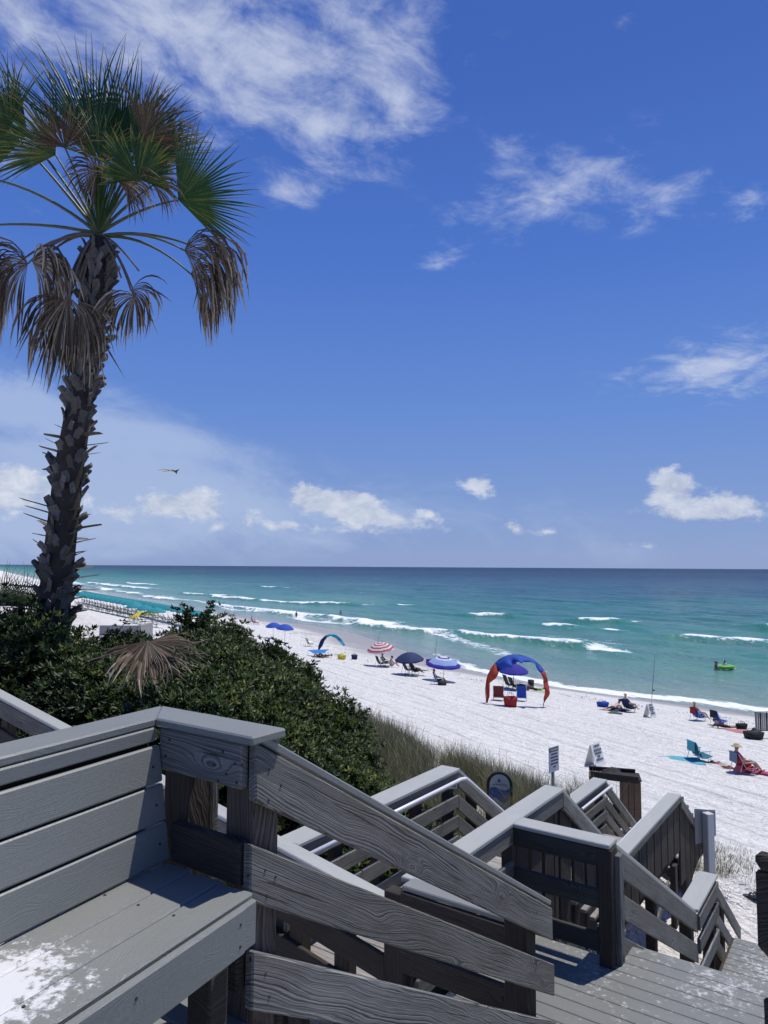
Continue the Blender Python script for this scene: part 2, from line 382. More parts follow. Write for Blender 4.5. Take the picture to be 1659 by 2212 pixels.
COMP = composite('grey_composite', (0.208, 0.216, 0.198), rough=0.46, emboss=0.32)
CAPM = composite('cap_composite', (0.37, 0.377, 0.348), rough=0.5, emboss=1.0)
DECKM = composite('deck_composite', (0.165, 0.171, 0.157), speckle=0.45, rough=0.5, emboss=.7)
DECKW = lumber('deck_lumber', (0.16, 0.15, 0.145), (0.48, 0.46, 0.45), knots=0.4)
STEEL = plain('screw_steel', (0.03, 0.03, 0.03), 0.5)
PIPE = plain('white_pipe', (0.72, 0.72, 0.72), 0.3, 0.05)

# ================================================================== SETTING: sand and water
def polar(angs, rads):
    aa, rr = np.meshgrid(angs, rads); X = np.sin(aa)*rr; Y = np.cos(aa)*rr
    na, nr = len(angs), len(rads)
    i = np.arange(nr-1)[:, None]*na + np.arange(na-1)[None, :]
    Fc = np.stack([i, i+1, i+1+na, i+na], -1).reshape(-1, 4)
    return X.ravel(), Y.ravel(), Fc[:, ::-1]
angs = np.concatenate([np.linspace(R(-150), R(-36), 60)[:-1], np.linspace(R(-36), R(36), 430), np.linspace(R(36), R(150), 60)[1:]])
rads = np.concatenate([[0.3], np.geomspace(1.5, 1500, 480)])
X, Y, Fc = polar(angs, rads)
Zb = ground_base(X, Y)
s_ = .866*X+.5*Y; t_ = -.5*X+.866*Y
rr = np.hypot(X, Y); near = np.clip(1-rr/110, 0, 1)
dry = smooth((shore(t_)-6-s_)/6)
Zb = Zb + dry*((vnoise(X*2.1, Y*2.1, 1)-.5)*.05*near + (vnoise(X*.55, Y*.55, 2)-.5)*.10*np.clip(1-rr/250, 0, 1) + (vnoise(X*4.7, Y*4.7, 3)-.5)*.05*np.clip(1-rr/40, 0, 1))
Zb += smooth((11-s_)/6)*(vnoise(X*.9, Y*.9, 4)-.5)*.25
me = from_np('sand', np.stack([X, Y, Zb], 1), Fc, True)
d_sh = shore(t_)-s_
vert_attr(me, 'dshore', d_sh/np.interp(t_, [20, 45, 55, 66, 105, 130, 200], [.35, .5, .9, 1.45, 1.7, 1.1, .9])); vert_attr(me, 'inland', s_)
SAND, t, b = new_mat('white_sand')
geo = t.new('ShaderNodeNewGeometry').outputs['Position']
dsh = t.attr('dshore'); inl = t.attr('inland')
gx, gy, gz_ = t.sep(geo)
tt = t.math('ADD', t.math('MULTIPLY', gx, -.5), t.math('MULTIPLY', gy, .866))
ss = t.math('ADD', t.math('MULTIPLY', gx, .866), t.math('MULTIPLY', gy, .5))
trk = t.noise(t.comb(t.math('MULTIPLY', tt, 0.10), t.math('MULTIPLY', ss, 2.2), 0.0), 1.0, 3.0, 0.55)
foot = t.noise(geo, 2.6, 5.0, 0.62); foot2 = t.noise(geo, 7.5, 3.0, 0.6); grain = t.noise(geo, 60.0, 2.0, 0.6)
edge_n = t.noise(t.comb(t.math('MULTIPLY', tt, 0.12), t.math('MULTIPLY', ss, 0.3), 0.0), 1.0, 4.0, 0.6)
wet = t.mapr(t.math('ADD', dsh, t.math('MULTIPLY', t.math('SUBTRACT', edge_n, 0.5), -7.0)), 3.0, 8.5, 1.0, 0.0, True)
base = t.mix(t.math('ADD', t.math('MULTIPLY', t.mapr(foot, .3, .7), 0.55), t.math('MULTIPLY', t.mapr(trk, .3, .7), 0.45)), (0.60, 0.59, 0.555), (0.89, 0.88, 0.835))
base = t.mix(t.mapr(foot2, 0.34, 0.47, 0.55, 0.0), base, (0.36, 0.35, 0.33))
# debris and roots darken the dune foot in patches
wander = t.math('MULTIPLY', t.math('SUBTRACT', t.noise(t.comb(t.math('MULTIPLY', tt, 0.06), 0.0, 0.0), 1.0, 2.0, 0.5), 0.5), 5.0)
sw_ = t.math('ADD', ss, wander)
tyre = 0.0
for c_ in (17.6, 19.3, 22.4, 24.1, 27.0):
    tyre = t.math('ADD', tyre, t.mapr(t.math('ABSOLUTE', t.math('SUBTRACT', sw_, c_)), 0.10, 0.26, 1.0, 0.0, True))
tyre = t.math('MULTIPLY', tyre, t.mapr(t.noise(geo, 0.8, 3.0, .6), .35, .6))
base = t.mix(t.math('MULTIPLY', tyre, 0.35), base, (0.42, 0.41, 0.39))
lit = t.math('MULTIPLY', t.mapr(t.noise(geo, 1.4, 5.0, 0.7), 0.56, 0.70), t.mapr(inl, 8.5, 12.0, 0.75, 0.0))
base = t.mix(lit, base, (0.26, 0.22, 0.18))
base = t.mix(t.mapr(inl, 9.0, 17.0, 0.30, 0.0), base, (0.66, 0.57, 0.50))
base = t.mix(t.math('MULTIPLY', wet, 0.95), base, (0.31, 0.285, 0.26))
t.put(b.inputs['Base Color'], base)
t.put(b.inputs['Roughness'], t.mapr(wet, 0.0, 1.0, 0.95, 0.38))
b.inputs['Specular IOR Level'].default_value = 0.25
h = t.math('ADD', t.math('ADD', t.math('MULTIPLY', foot, 1.0), t.math('MULTIPLY', foot2, 0.45)), t.math('ADD', t.math('MULTIPLY', tyre, -0.35), t.math('ADD', t.math('MULTIPLY', grain, 0.03), t.math('MULTIPLY', trk, 0.8))))
t.put(b.inputs['Normal'], t.bump(h, t.mapr(wet, 0, 1, 1.0, 0.06), 0.30))
tag(link('sand', me, SAND), 'white sand beach with footprints sloping down to the water', kind='structure')

# water: breakers and swash lines as measured along the shore
BRK = [  # (s0,t0, s1,t1, foam depth, crest height)
    (61.9, 87, 66.9, 66, 3.6, .55), (66.9, 66, 66.0, 58, 2.2, .3), (88.4, 119, 92.8, 112, 4.5, .6), (86.2, 93.5, 86.4, 87, 3.0, .4), (99.2, 98.5, 103.3, 91, 4.5, .5),
    (87.8, 70, 89.9, 62.3, 2.6, .5), (89.9, 62.3, 90.5, 48, 4.2, .5), (114.7, 73, 112, 60, 7, .6), (66.2, 226, 70, 191, 4.5, .5), (70, 191, 85.1, 160, 6.5, .45),
    (52.8, 176, 59.6, 126, 4.0, .4), (59.6, 126, 57.0, 100, 5.5, .5), (57.0, 100, 60.5, 88, 4.0, .45), (63.5, 250, 68.5, 235, 7, .5), (54, 420, 60, 315, 7, .5),
    (44, 520, 45, 400, 5, .4), (46, 330, 49, 205, 3.5, .35), (70, 560, 66, 470, 9, .5), (88, 83, 88, 78, 2.2, .3), (75, 420, 74, 380, 7, .4), (120, 330, 122, 312, 6, .4), (95, 160, 97, 156, 3, .3)]
wang = np.concatenate([np.linspace(R(-150), R(-34), 50)[:-1], np.linspace(R(-34), R(34), 520), np.linspace(R(34), R(150), 50)[1:]])
wrad = np.concatenate([np.geomspace(30, 420, 330), np.geomspace(430, 60000, 70)])
X, Y, Fc = polar(wang, wrad)
s_ = .866*X+.5*Y; t_ = -.5*X+.866*Y; dd = s_-shore(t_)
foam = np.zeros_like(X); lift = np.zeros_like(X)
wig = (vnoise(t_*.16+7, s_*.05, 5)-.5)*2.6 + (vnoise(t_*.55, s_*.2, 6)-.5)*1.0
for (sa, ta, sb, tb, fd, ch) in BRK:
    u = np.clip((t_-ta)/(tb-ta), 0, 1); sc = sa+(sb-sa)*u
    fd *= 1.75
    endf = smooth(np.minimum(t_-min(ta, tb)+1.5, max(ta, tb)+1.5-t_)/4.0)
    endf = endf*(.35+.65*smooth((vnoise(t_*.13+sa, s_*.02, 20)-.22)/.22))
    q = s_ + wig*np.clip(fd/4, .4, 1.6) - sc
    foam = np.maximum(foam, endf*np.where(q < 0, np.exp(-(q/.7)**2), np.where(q < .35*fd, 1.0, .25+.75*np.exp(-((q-.35*fd)/(fd*.5))**2))*np.exp(-(q/(2.1*fd))**2)))
    lift = np.maximum(lift, 1.5*ch*smooth(np.minimum(t_-min(ta, tb)+7, max(ta, tb)+7-t_)/9.0)*np.where(q < 0, np.exp(-(q/1.1)**2), np.exp(-(q/3.2)**2)))
e1 = dd + (vnoise(t_*.09, s_*0+3, 8)-.5)*2.5 + (vnoise(t_*.4, s_*.1, 9)-.5)*1.0
sw = np.exp(-((e1-1.5)/1.3)**2)*np.interp(t_, [20, 55, 62, 75, 200], [1, .95, .5, .25, .4])
sw2 = np.exp(-((e1-9-(vnoise(t_*.05, s_*0, 10)-.5)*8)/1.8)**2)*np.interp(t_, [20, 60, 66, 100, 125, 150, 300], [0, 0, .55, .65, .75, .6, .5])
lace = .40*np.exp(-((s_-57-8*vnoise(t_*.04, s_*0, 22))/7)**2)*smooth((t_-84)/16)*smooth((190-t_)/40) + .36*np.exp(-((s_-74)/7)**2)*smooth((t_-60)/8)*smooth((84-t_)/8)
foam = np.maximum(foam, np.maximum(np.maximum(sw, sw2), lace))
amp = np.clip(dd/25, 0, 1)*np.clip(1.2-rr.max()*0, 0, 1)
dist = np.hypot(X, Y); fade = np.clip(1-dist/900, 0, 1)
swell = np.sin((s_+ (vnoise(t_*.03, s_*.02, 11)-.5)*16)*2*math.pi/11.5)*.16 + np.sin((s_*.93+t_*.3)*2*math.pi/6.1 + vnoise(t_*.1, s_*.1, 12)*5)*.07 + (vnoise(s_*.7, t_*.35, 13)-.5)*.22
Zw = amp*fade*swell + lift*np.clip(dd/6, 0, 1)
me = from_np('sea', np.stack([X, Y, Zw], 1), Fc, True)
vert_attr(me, 'foam', foam); vert_attr(me, 'off', dd); vert_attr(me, 'lift', lift + amp*fade*swell)
SEA, t, b = new_mat('sea_water')
geo = t.new('ShaderNodeNewGeometry').outputs['Position']; gx, gy, gz_ = t.sep(geo)
tt = t.math('ADD', t.math('MULTIPLY', gx, -.5), t.math('MULTIPLY', gy, .866)); ss = t.math('ADD', t.math('MULTIPLY', gx, .866), t.math('MULTIPLY', gy, .5))
off = t.attr('off'); fo = t.attr('foam'); lf = t.attr('lift')
patch = t.noise(t.comb(t.math('MULTIPLY', tt, 0.012), t.math('MULTIPLY', ss, 0.035), 0.0), 1.0, 4.0, 0.6)
band = t.noise(t.comb(t.math('MULTIPLY', tt, 0.04), t.math('MULTIPLY', ss, 0.16), 0.0), 1.0, 3.0, 0.6)
o2 = t.math('MULTIPLY', off, t.mapr(patch, 0.3, 0.7, 0.45, 1.7))
lg = t.math('LOGARITHM', t.math('ADD', t.math('MAXIMUM', o2, 0.0), 4.0), 10.0)
c = t.ramp(t.math('DIVIDE', lg, 4.0), [(0.15, (0.30, 0.33, 0.29)), (0.25, (0.185, 0.30, 0.25)), (0.35, (0.090, 0.250, 0.195)), (0.43, (0.034, 0.205, 0.160)), (0.51, (0.011, 0.128, 0.118)), (0.59, (0.005, 0.064, 0.088)), (0.68, (0.005, 0.034, 0.080)), (0.80, (0.004, 0.020, 0.060))])
c = t.mix(t.mapr(band, 0.40, 0.68, 0.0, 0.9), c, t.mix(0.5, c, (0.13, 0.20, 0.23)))
c = t.mix(t.mapr(lf, 0.08, 0.45, 0.0, 0.55), c, (0.05, 0.25, 0.19))
wp = t.comb(t.math('MULTIPLY', tt, 0.55), ss, 0.0)
ch1 = t.noise(wp, 0.55, 5.0, 0.62); ch2 = t.noise(wp, 2.6, 4.0, 0.6)
f1 = t.noise(t.comb(t.math('MULTIPLY', tt, 0.45), t.math('MULTIPLY', ss, 1.0), 0.0), 1.0, 6.0, 0.74, dist=1.2)
fm = t.mapr(t.math('ADD', fo, t.math('MULTIPLY', t.math('SUBTRACT', f1, 0.5), 1.9)), 0.36, 0.72, 0.0, 1.0, True)
fm = t.math('MULTIPLY', fm, t.mapr(fo, 0.05, 0.3))
cap_n = t.noise(t.comb(t.math('MULTIPLY', tt, 0.10), t.math('MULTIPLY', ss, 0.55), 0.0), 1.0, 5.0, 0.65)
caps = t.math('MULTIPLY', t.mapr(cap_n, 0.70, 0.75), t.math('MULTIPLY', t.mapr(off, 14.0, 30.0), t.mapr(off, 500.0, 900.0, 1.0, 0.0)))
fm = t.math('MAXIMUM', fm, t.math('MULTIPLY', caps, 0.8))
dcam = t.vmath('LENGTH', t.vmath('SUBTRACT', geo, (0.0, 0.0, CAMZ)))
t.put(b.inputs['Base Color'], t.mix(fm, c, (0.86, 0.88, 0.89)))
t.put(b.inputs['Roughness'], t.math('ADD', t.mapr(dcam, 40.0, 900.0, 0.16, 0.42), t.math('MULTIPLY', fm, 0.5)))
b.inputs['IOR'].default_value = 1.33
t.put(b.inputs['Specular IOR Level'], t.mapr(dcam, 60.0, 2500.0, 0.42, 0.10))
h = t.math('ADD', t.math('MULTIPLY', ch1, 1.0), t.math('MULTIPLY', ch2, 0.35))
t.put(b.inputs['Normal'], t.bump(h, t.mapr(dcam, 60.0, 2000.0, 1.0, 0.5), 0.8))
tag(link('sea', me, SEA), 'green shallows turning deep blue toward the horizon with white breakers', kind='structure')

# ================================================================== STAIRS, DECKS, RAILINGS
Z0, Z1, Z2, Z3, ZW = -1.50, -3.14, -4.33, -4.72, -3.04      # upper deck, landing and walkway, lower walkway, lower landing
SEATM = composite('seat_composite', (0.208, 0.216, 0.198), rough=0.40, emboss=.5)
# a pale speckled patch near the open end of the seat
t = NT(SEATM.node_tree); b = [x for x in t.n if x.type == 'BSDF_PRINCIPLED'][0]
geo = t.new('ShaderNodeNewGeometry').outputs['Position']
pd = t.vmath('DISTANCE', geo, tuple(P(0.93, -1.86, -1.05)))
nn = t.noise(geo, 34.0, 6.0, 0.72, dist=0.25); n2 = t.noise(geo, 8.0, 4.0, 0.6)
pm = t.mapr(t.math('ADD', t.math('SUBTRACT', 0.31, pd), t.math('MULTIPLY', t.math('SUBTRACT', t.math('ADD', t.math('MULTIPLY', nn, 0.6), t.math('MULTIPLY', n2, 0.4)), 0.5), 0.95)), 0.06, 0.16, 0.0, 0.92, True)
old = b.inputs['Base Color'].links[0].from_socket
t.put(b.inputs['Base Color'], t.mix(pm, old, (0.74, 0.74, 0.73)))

def screws(parent, pts, n):
    for p in pts:
        bm = bmesh.new(); bmesh.ops.create_cone(bm, cap_ends=True, segments=8, radius1=.0048, radius2=.0048, depth=.003)
        link('screw', bm_mesh('screw', bm), STEEL, parent, Matrix.Translation(p) @ Vector(n).to_track_quat('Z', 'Y').to_matrix().to_4x4())

# ---- upper deck under the camera
ud = tag(bpy.data.objects.new('upper_deck', None), 'grey plank deck under and beside the bench', kind='structure'); col.objects.link(ud); ud.location = P(0.5, -1, Z0)
for i in range(18):
    a = 1.84 - i*0.146
    plank(ud, P(a, -2.42, Z0), P(a, -1.775 if i < 2 else .9, Z0), .140, .028, COMP)
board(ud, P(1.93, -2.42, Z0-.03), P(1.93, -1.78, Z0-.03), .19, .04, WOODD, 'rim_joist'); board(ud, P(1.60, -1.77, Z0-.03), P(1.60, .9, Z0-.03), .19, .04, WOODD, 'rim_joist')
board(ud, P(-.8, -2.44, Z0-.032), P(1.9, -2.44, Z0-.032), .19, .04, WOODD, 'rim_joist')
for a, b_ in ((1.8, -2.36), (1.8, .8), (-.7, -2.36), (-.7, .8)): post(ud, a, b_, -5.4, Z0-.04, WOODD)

# ---- bench along the left edge (turned a few degrees from the stairs)
BD = (-AX*.990 + BX*.142).normalized(); BN = (AX*.142 + BX*.990).normalized()
bc = P(1.715, -2.135, -1.05)        # back corner of the seat
bench = empty('bench', P(1.2, -1.9, Z0), 'grey composite bench with slatted seat and backrest in the foreground', 'bench')
LB = 3.0
def upto(p, a_t): return p + BD*((p.dot(AX) - a_t)/.990)      # slide along the bench to the side rail
for i in range(3):
    o0 = bc + BN*(.066 + i*.1445)
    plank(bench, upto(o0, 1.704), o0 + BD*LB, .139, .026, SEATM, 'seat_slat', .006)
fo0 = bc + BN*(.4505)
board(bench, upto(fo0, 1.635) - ZX*.002, fo0 + BD*LB - ZX*.002, .142, .026, COMP, 'front_board', .007, plumb=False)
board(bench, upto(fo0, 1.700) - BN*.010 - ZX*.010, upto(fo0, 1.637) - BN*.010 - ZX*.010, .136, .024, COMP, 'front_board_end', .005, plumb=False)
lean = -BN*.13
def back_pt(z, dn=0.0): return bc + ZX*z + lean*(z/.49*.62) + BN*dn
for z0, h in ((.002, .128), (.135, .128), (.268, .128)):
    p0 = back_pt(z0+h); p1 = back_pt(z0)
    x = BD; dn = (p1-p0).normalized(); nrm = x.cross(dn).normalized()
    th = .026; L = LB
    me = prism_mesh('back_slat', [(0, -th/2, 0), (L, -th/2, 0), (L, -th/2, -h), (0, -th/2, -h), (0, th/2, 0), (L, th/2, 0), (L, th/2, -h), (0, th/2, -h)], .006)
    link('back_slat', me, COMP, bench, mat4(BD, (-dn).cross(BD), -dn, p0))
board(bench, back_pt(.458, -.010), back_pt(.458, -.010) + BD*LB, .050, .026, COMP, 'back_slat', .005, plumb=False)
cc = back_pt(.49, -.075)
def cross2(p, d, q, e):        # where two level lines meet
    k = ((q-p).x*e.y - (q-p).y*e.x)/(d.x*e.y - d.y*e.x); return p + d*k
def flat_cap(parent, c4, t_, mat, name):
    o = c4[0]; x, y, z = frame(c4[1]-c4[0]); M = mat4(x, y, z, o); Mi = M.inverted()
    L4 = [Mi @ c for c in c4]
    me = prism_mesh(name, [tuple(c) for c in L4] + [(c.x, c.y, c.z-t_) for c in L4], .006)
    return link(name, me, mat, parent, M)
ZC = P(0, 0, -.56).z
bi = cc + BN*.0775; bo = cc - BN*.0775; bi.z = bo.z = ZC
si, so_ = P(1.703, -2, -.56), P(1.868, -2, -.56)
MI, MO = cross2(bi, BD, si, BX), cross2(bo, BD, so_, BX)
flat_cap(bench, [MO, bo + BD*LB, bi + BD*LB, MI], .030, COMP, 'top_rail')
for d in (.14, 1.5, 2.9):
    q = bc + BD*d
    board(bench, q + BN*.35 - ZX*.03, q + BN*.35 - ZX*.03 + BD*.09, .42, .09, WOODD, 'leg', .006, plumb=False)
    board(bench, q - BN*.21 + ZX*.40, q - BN*.21 + ZX*.40 + BD*.09, .90, .09, WOODD, 'leg', .006, plumb=False)
board(bench, back_pt(.45, -.05), back_pt(.45, -.05) + BD*LB, .50, .02, WOODD, 'gap_backing', .003, plumb=False)  # dark board added behind the slats, closing their gaps
screws(bench, [bc + BN*(.02+.1445*i) + BD*d + ZX*.0006 for i in range(3) for d in (.30, .36, .80, 1.12)][::2], ZX)
screws(bench, [upto(fo0, 1.635) + BN*.0133 + BD*d - ZX*z for d in (.03, .45, .95) for z in (.045, .11)], BN)
screws(bench, [back_pt(z, .0135) + BD*d for d in (.045, .7) for z in (.07, .2, .33)], BN)

# ---- short side rail between bench and stairs
sr = empty('deck_railing', P(1.8, -1.95, Z0), 'short level timber railing with grey cap at the end of the bench', 'railing')
flat_cap(sr, [MI, P(1.703, -1.715, -.56), P(1.868, -1.715, -.56), MO], .030, COMP, 'cap_rail')
board(sr, P(1.730, -2.20, -.592), P(1.730, -1.772, -.592), .150, .038, WOOD)
board(sr, P(1.730, -2.12, -.912), P(1.730, -1.772, -.912), .140, .038, WOODD)
board(sr, P(1.730, -2.10, -1.245), P(1.730, -1.772, -1.245), .145, .038, WOODD)
post(sr, 1.820, -2.155, -5.0, -.60, WOODD, .13); post(sr, 1.828, -1.832, -5.0, -.60, WOODP, .13); post(sr, 1.955, -2.245, -4.2, -.60, WOOD, .10)
screws(sr, [P(1.710, b_, z) for b_, z in ((-1.86, -.63), (-1.80, -.66), (-1.90, -.68), (-1.84, -.70), (-1.79, -.72), (-1.88, -.73), (-2.14, -.63), (-2.16, -.69))], -AX)

# ---- first flight, left railing (nearest)
f1 = empty('stair_railing', P(3.0, -1.8, Z1), 'large weathered sloping stair railing nearest the camera, three grained boards', 'railing')
SL = -.581
def f1pt(a, top, b_=-1.748): return P(a, b_, top + SL*(a-1.75))
board(f1, f1pt(1.738, -.594), f1pt(4.29, -.594), .190, .038, WOOD, jitter=.004)
board(f1, f1pt(1.722, -.924), f1pt(4.31, -.924), .182, .038, WOOD, jitter=.004)
board(f1, f1pt(1.740, -1.256), f1pt(4.33, -1.256), .188, .038, WOOD, jitter=.004)
plank(f1, f1pt(1.79, -.552, -1.805), f1pt(4.30, -.552, -1.805), .13, .028, COMP, 'cap_rail')
for a in (4.05,):
    post(f1, a, -1.838, -3.4, -.60 + SL*(a-1.75) - .02, WOODD, .14)
screws(f1, [f1pt(a, top, -1.7285) for a, top in ((1.80, -.66), (1.86, -.69), (1.80, -.76), (1.79, -.99), (1.84, -1.0), (1.80, -1.07), (4.05, -.67), (4.02, -.99), (1.80, -1.32), (1.82, -1.39))], BX)
st1 = empty('staircase', P(3, -1.2, Z1), 'upper flight of grey steps below the camera', 'stairs')
for i in range(2, 8):
    a = 2.06 + (i+.5)*.285; z = Z0 - (i+1)*.182 - .13
    plank(st1, P(a-.07, -1.74, z), P(a-.07, -.39, z), .14, .03, COMP, 'tread'); plank(st1, P(a+.075, -1.74, z), P(a+.075, -.39, z), .14, .03, COMP, 'tread')
for b_ in (-1.84, -.36): board(st1, P(1.96, b_, Z0-.12), P(4.25, b_, Z1-.06), .30, .04, WOODD, 'stringer')
# right-hand railing of the same flight; only its lower end shows at the picture's edge
rr_ = empty('stair_railing', P(2.6, -.2, Z0-.6), 'dark end of a stair railing cut off by the right picture edge', 'railing')
zR = lambda a: -.775 + SL*(a-2.16)
board(rr_, P(2.165, -.283, -.790), P(4.6, -.283, zR(4.6)-.015), .205, .05, WOODD, bev=.008)
board(rr_, P(2.20, -.283, -1.13), P(4.6, -.283, zR(4.6)-.345), .18, .04, WOODD)
plank(rr_, P(2.15, -.262, -.735), P(4.6, -.262, zR(4.6)+.04), .085, .042, WOODD, 'cap_rail', .014)
for a in (2.36, 4.4): post(rr_, a, -.20, Z1 if a > 3 else -2.6, zR(a)-.06, WOODD, .12)
# ---- first landing
ld = tag(bpy.data.objects.new('landing_deck', None), 'grey composite landing boards with pale speckles at the foot of the first flight', kind='structure'); col.objects.link(ld); ld.location = P(5, -1.3, Z1)
for i in range(14):
    a = 4.29 + i*.1462
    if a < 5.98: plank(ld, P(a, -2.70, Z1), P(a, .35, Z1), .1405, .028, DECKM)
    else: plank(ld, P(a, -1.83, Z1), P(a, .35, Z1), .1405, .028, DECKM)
board(ld, P(6.30, -1.83, Z1-.03), P(6.30, .35, Z1-.03), .17, .035, WOODD, 'rim_joist'); board(ld, P(5.99, -2.70, Z1-.03), P(5.99, -1.86, Z1-.03), .17, .035, WOODD, 'rim_joist')
board(ld, P(4.2, -2.70, Z1-.03), P(5.97, -2.70, Z1-.03), .17, .035, WOODD, 'rim_joist')

def level_rail(rt, pa, pb, zs, z, side, mat=WOOD, h=.145, capw=.20, cap=True, m0=0.0, m1=0.0, off=.075, capmat=None, zb=None):
    """level or sloping railing from (a,b) to (a,b); boards on the given side of the posts; zs = drops of the boards"""
    (a0, b0), (a1, b1) = pa, pb; z0, z1 = z if isinstance(z, tuple) else (z, z)
    n = side
    if cap: plank(rt, P(a0, b0, z0), P(a1, b1, z1), capw, .036, capmat or CAPM, 'cap_rail', .007, m0, m1)
    for d in zs: board(rt, P(a0, b0, z0-d) + n*off, P(a1, b1, z1-d) + n*off, h, .038, mat, jitter=.003)
# ---- railing at the far side of the landing (dark, backlit)
r1 = empty('landing_railing', P(5.92, -2.3, Z1), 'level timber railing across the far end of the first landing, backlit', 'railing')
level_rail(r1, (5.915, -2.695), (5.915, -1.865), (.040, .365, .70), -2.2, -AX, mat=WOODSH)
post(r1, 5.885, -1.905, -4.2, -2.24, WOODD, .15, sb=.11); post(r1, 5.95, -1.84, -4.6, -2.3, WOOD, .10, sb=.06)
# ---- near side of the landing: short rail seen from behind
tr = empty('landing_railing', P(4.2, -2.3, Z1), 'short dark railing between the two stair runs, seen under the near rail', 'railing')
level_rail(tr, (4.31, -2.80), (4.31, -1.93), (.040, .40), -2.185, -AX, mat=WOODD, h=.165, capw=.15, capmat=COMP)  # dark lumber and duller cap put this side's shade into the colour
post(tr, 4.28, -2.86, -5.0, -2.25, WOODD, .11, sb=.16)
# ---- shared railing between landing and walkway
wr = empty('walkway_railing', P(5.6, -2.8, Z1), 'wide-capped level railing between the first landing and the lower walkway', 'railing')
plank(wr, P(4.38, -2.80, -2.2), P(7.03, -2.80, -2.2), .205, .036, CAPM, 'cap_rail', .007)
for d in (.040, .33, .62): board(wr, P(4.30, -2.725, -2.2-d), P(5.86, -2.725, -2.2-d), .145, .038, WOOD, jitter=.003)
board(wr, P(5.99, -2.725, -2.24), P(7.02, -2.725, -2.24), .145, .038, WOOD)
for a in (4.35, 5.2, 5.95, 6.94): post(wr, a, -2.80, -4.9, -2.24, WOODD, .10)
def pickets(parent, a0, a1, b_, ztop, zbot, step=.185, w=.14, t_=.036):
    a = a0
    while a < a1 - .05:
        z_t = ztop(a) - random.uniform(0, .006); z_b = zbot(a) - random.uniform(0, .16)
        post(parent, a+w/2, b_, z_b, z_t, WOODD, w, 'picket', t_); a += step
# ---- walkway (left run), first level
wd = tag(bpy.data.objects.new('walkway_deck', None), 'sunlit weathered boards of the walkway left of the first landing', kind='structure'); col.objects.link(wd); wd.location = P(5.6, -3.4, ZW)
for i in range(19):
    a = 4.35 + i*.1462
    plank(wd, P(a, -3.95, ZW), P(a, -2.87, ZW), .139, .03, DECKW)
for b_ in (-3.93, -2.88): board(wd, P(4.28, b_, ZW-.032), P(7.0, b_, ZW-.032), .19, .04, WOODD, 'rim_joist')
wl = empty('walkway_railing', P(5.6, -4.0, ZW), 'level railing left of the walkway with four boards and white pipe handrail', 'railing')
plank(wl, P(4.385, -4.0, -2.2), P(7.03, -4.0, -2.2), .235, .036, CAPM, 'cap_rail', .007)
for d in (.040, .285, .50, .715): board(wl, P(4.28, -3.915, -2.2-d), P(7.03, -3.915, -2.2-d), .135, .036, WOOD, jitter=.003)
for a in (4.35, 5.0, 5.65, 6.3, 6.96): post(wl, a, -4.0, -4.8, -2.24, WOODD, .10)
SL2 = -.665
zA = lambda a: -2.2 + SL2*(a-7.03)
A2 = 7.03 + 1.30/.665          # where the flight meets the lower walkway
link('handrail', tube_mesh('handrail', [P(4.3, -3.80, -2.275), P(6.90, -3.80, -2.275), P(7.0, -3.80, -2.29), P(7.1, -3.80, -2.35), P(A2, -3.80, zA(A2)-.09)], .021, 10), PIPE, wl)
link('bracket', tube_mesh('bracket', [P(6.80, -3.80, -2.285), P(6.80, -3.80, -2.34), P(6.80, -3.89, -2.36)], .008, 6), PIPE, wl)
link('bracket', tube_mesh('bracket', [P(5.40, -3.80, -2.285), P(5.40, -3.80, -2.34), P(5.40, -3.89, -2.36)], .008, 6), PIPE, wl)
# ---- long ramp rail along the hedge (runs behind the bench)
sS = empty('ramp_railing', P(4.2, -5.5, Z1), 'long sloping railing running down behind the bench along the hedge', 'railing')
zS = lambda b_: -2.185 - .158*(b_+3.955)
for b0, b1 in ((-9.4, -6.6), (-6.6, -2.93)):
    plank(sS, P(4.30, b0, zS(b0)), P(4.30, b1, zS(b1)), .15, .034, CAPM, 'cap_rail', .007)
    for d in (.036, .34, .64): board(sS, P(4.24, b0, zS(b0)-d), P(4.24, b1, zS(b1)-d), .185, .038, WOOD if d < .1 else WOODD, jitter=.003)
for b_ in (-9.2, -8.2, -7.2, -6.2, -5.2, -4.45, -3.78, -3.34): post(sS, 4.31, b_, -4.8, zS(b_)-.04, WOODD, .11, sb=.13)
# ---- flight from the walkway down to the lower walkway
fl = empty('stair_railing', P(8, -4.0, -4), 'left railing of the middle flight with white pipe handrail', 'railing')
plank(fl, P(7.03, -4.0, -2.2), P(A2, -4.0, zA(A2)), .20, .036, CAPM, 'cap_rail')
for d in (.045, .29, .51, .73): board(fl, P(7.04, -3.92, -2.2-d), P(A2, -3.92, zA(A2)-d), .16, .036, WOOD)
for a in (7.5, 8.0, 8.6): post(fl, a, -4.0, -5.3, zA(a)-.04, WOODD, .10)
fr = empty('stair_railing', P(8, -2.8, -4), 'right railing of the middle flight closed with dark upright pickets', 'railing')
plank(fr, P(7.03, -2.80, -2.2), P(A2, -2.80, zA(A2)), .17, .036, CAPM, 'cap_rail')
board(fr, P(7.03, -2.725, -2.245), P(A2, -2.725, zA(A2)-.045), .165, .038, WOOD)
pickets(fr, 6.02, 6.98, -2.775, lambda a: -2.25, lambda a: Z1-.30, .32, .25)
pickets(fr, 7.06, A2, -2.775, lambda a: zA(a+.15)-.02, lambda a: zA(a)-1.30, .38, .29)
s2 = empty('staircase', P(8, -3.4, -4), 'weathered steps of the middle flight between picket railing and hedge side', 'stairs')
for i in range(7):
    a = 7.05 + (i+.5)*.278; z = ZW - (i+1)*.185
    plank(s2, P(a, -3.96, z), P(a, -2.70, z), .27, .038, DECKW, 'tread')
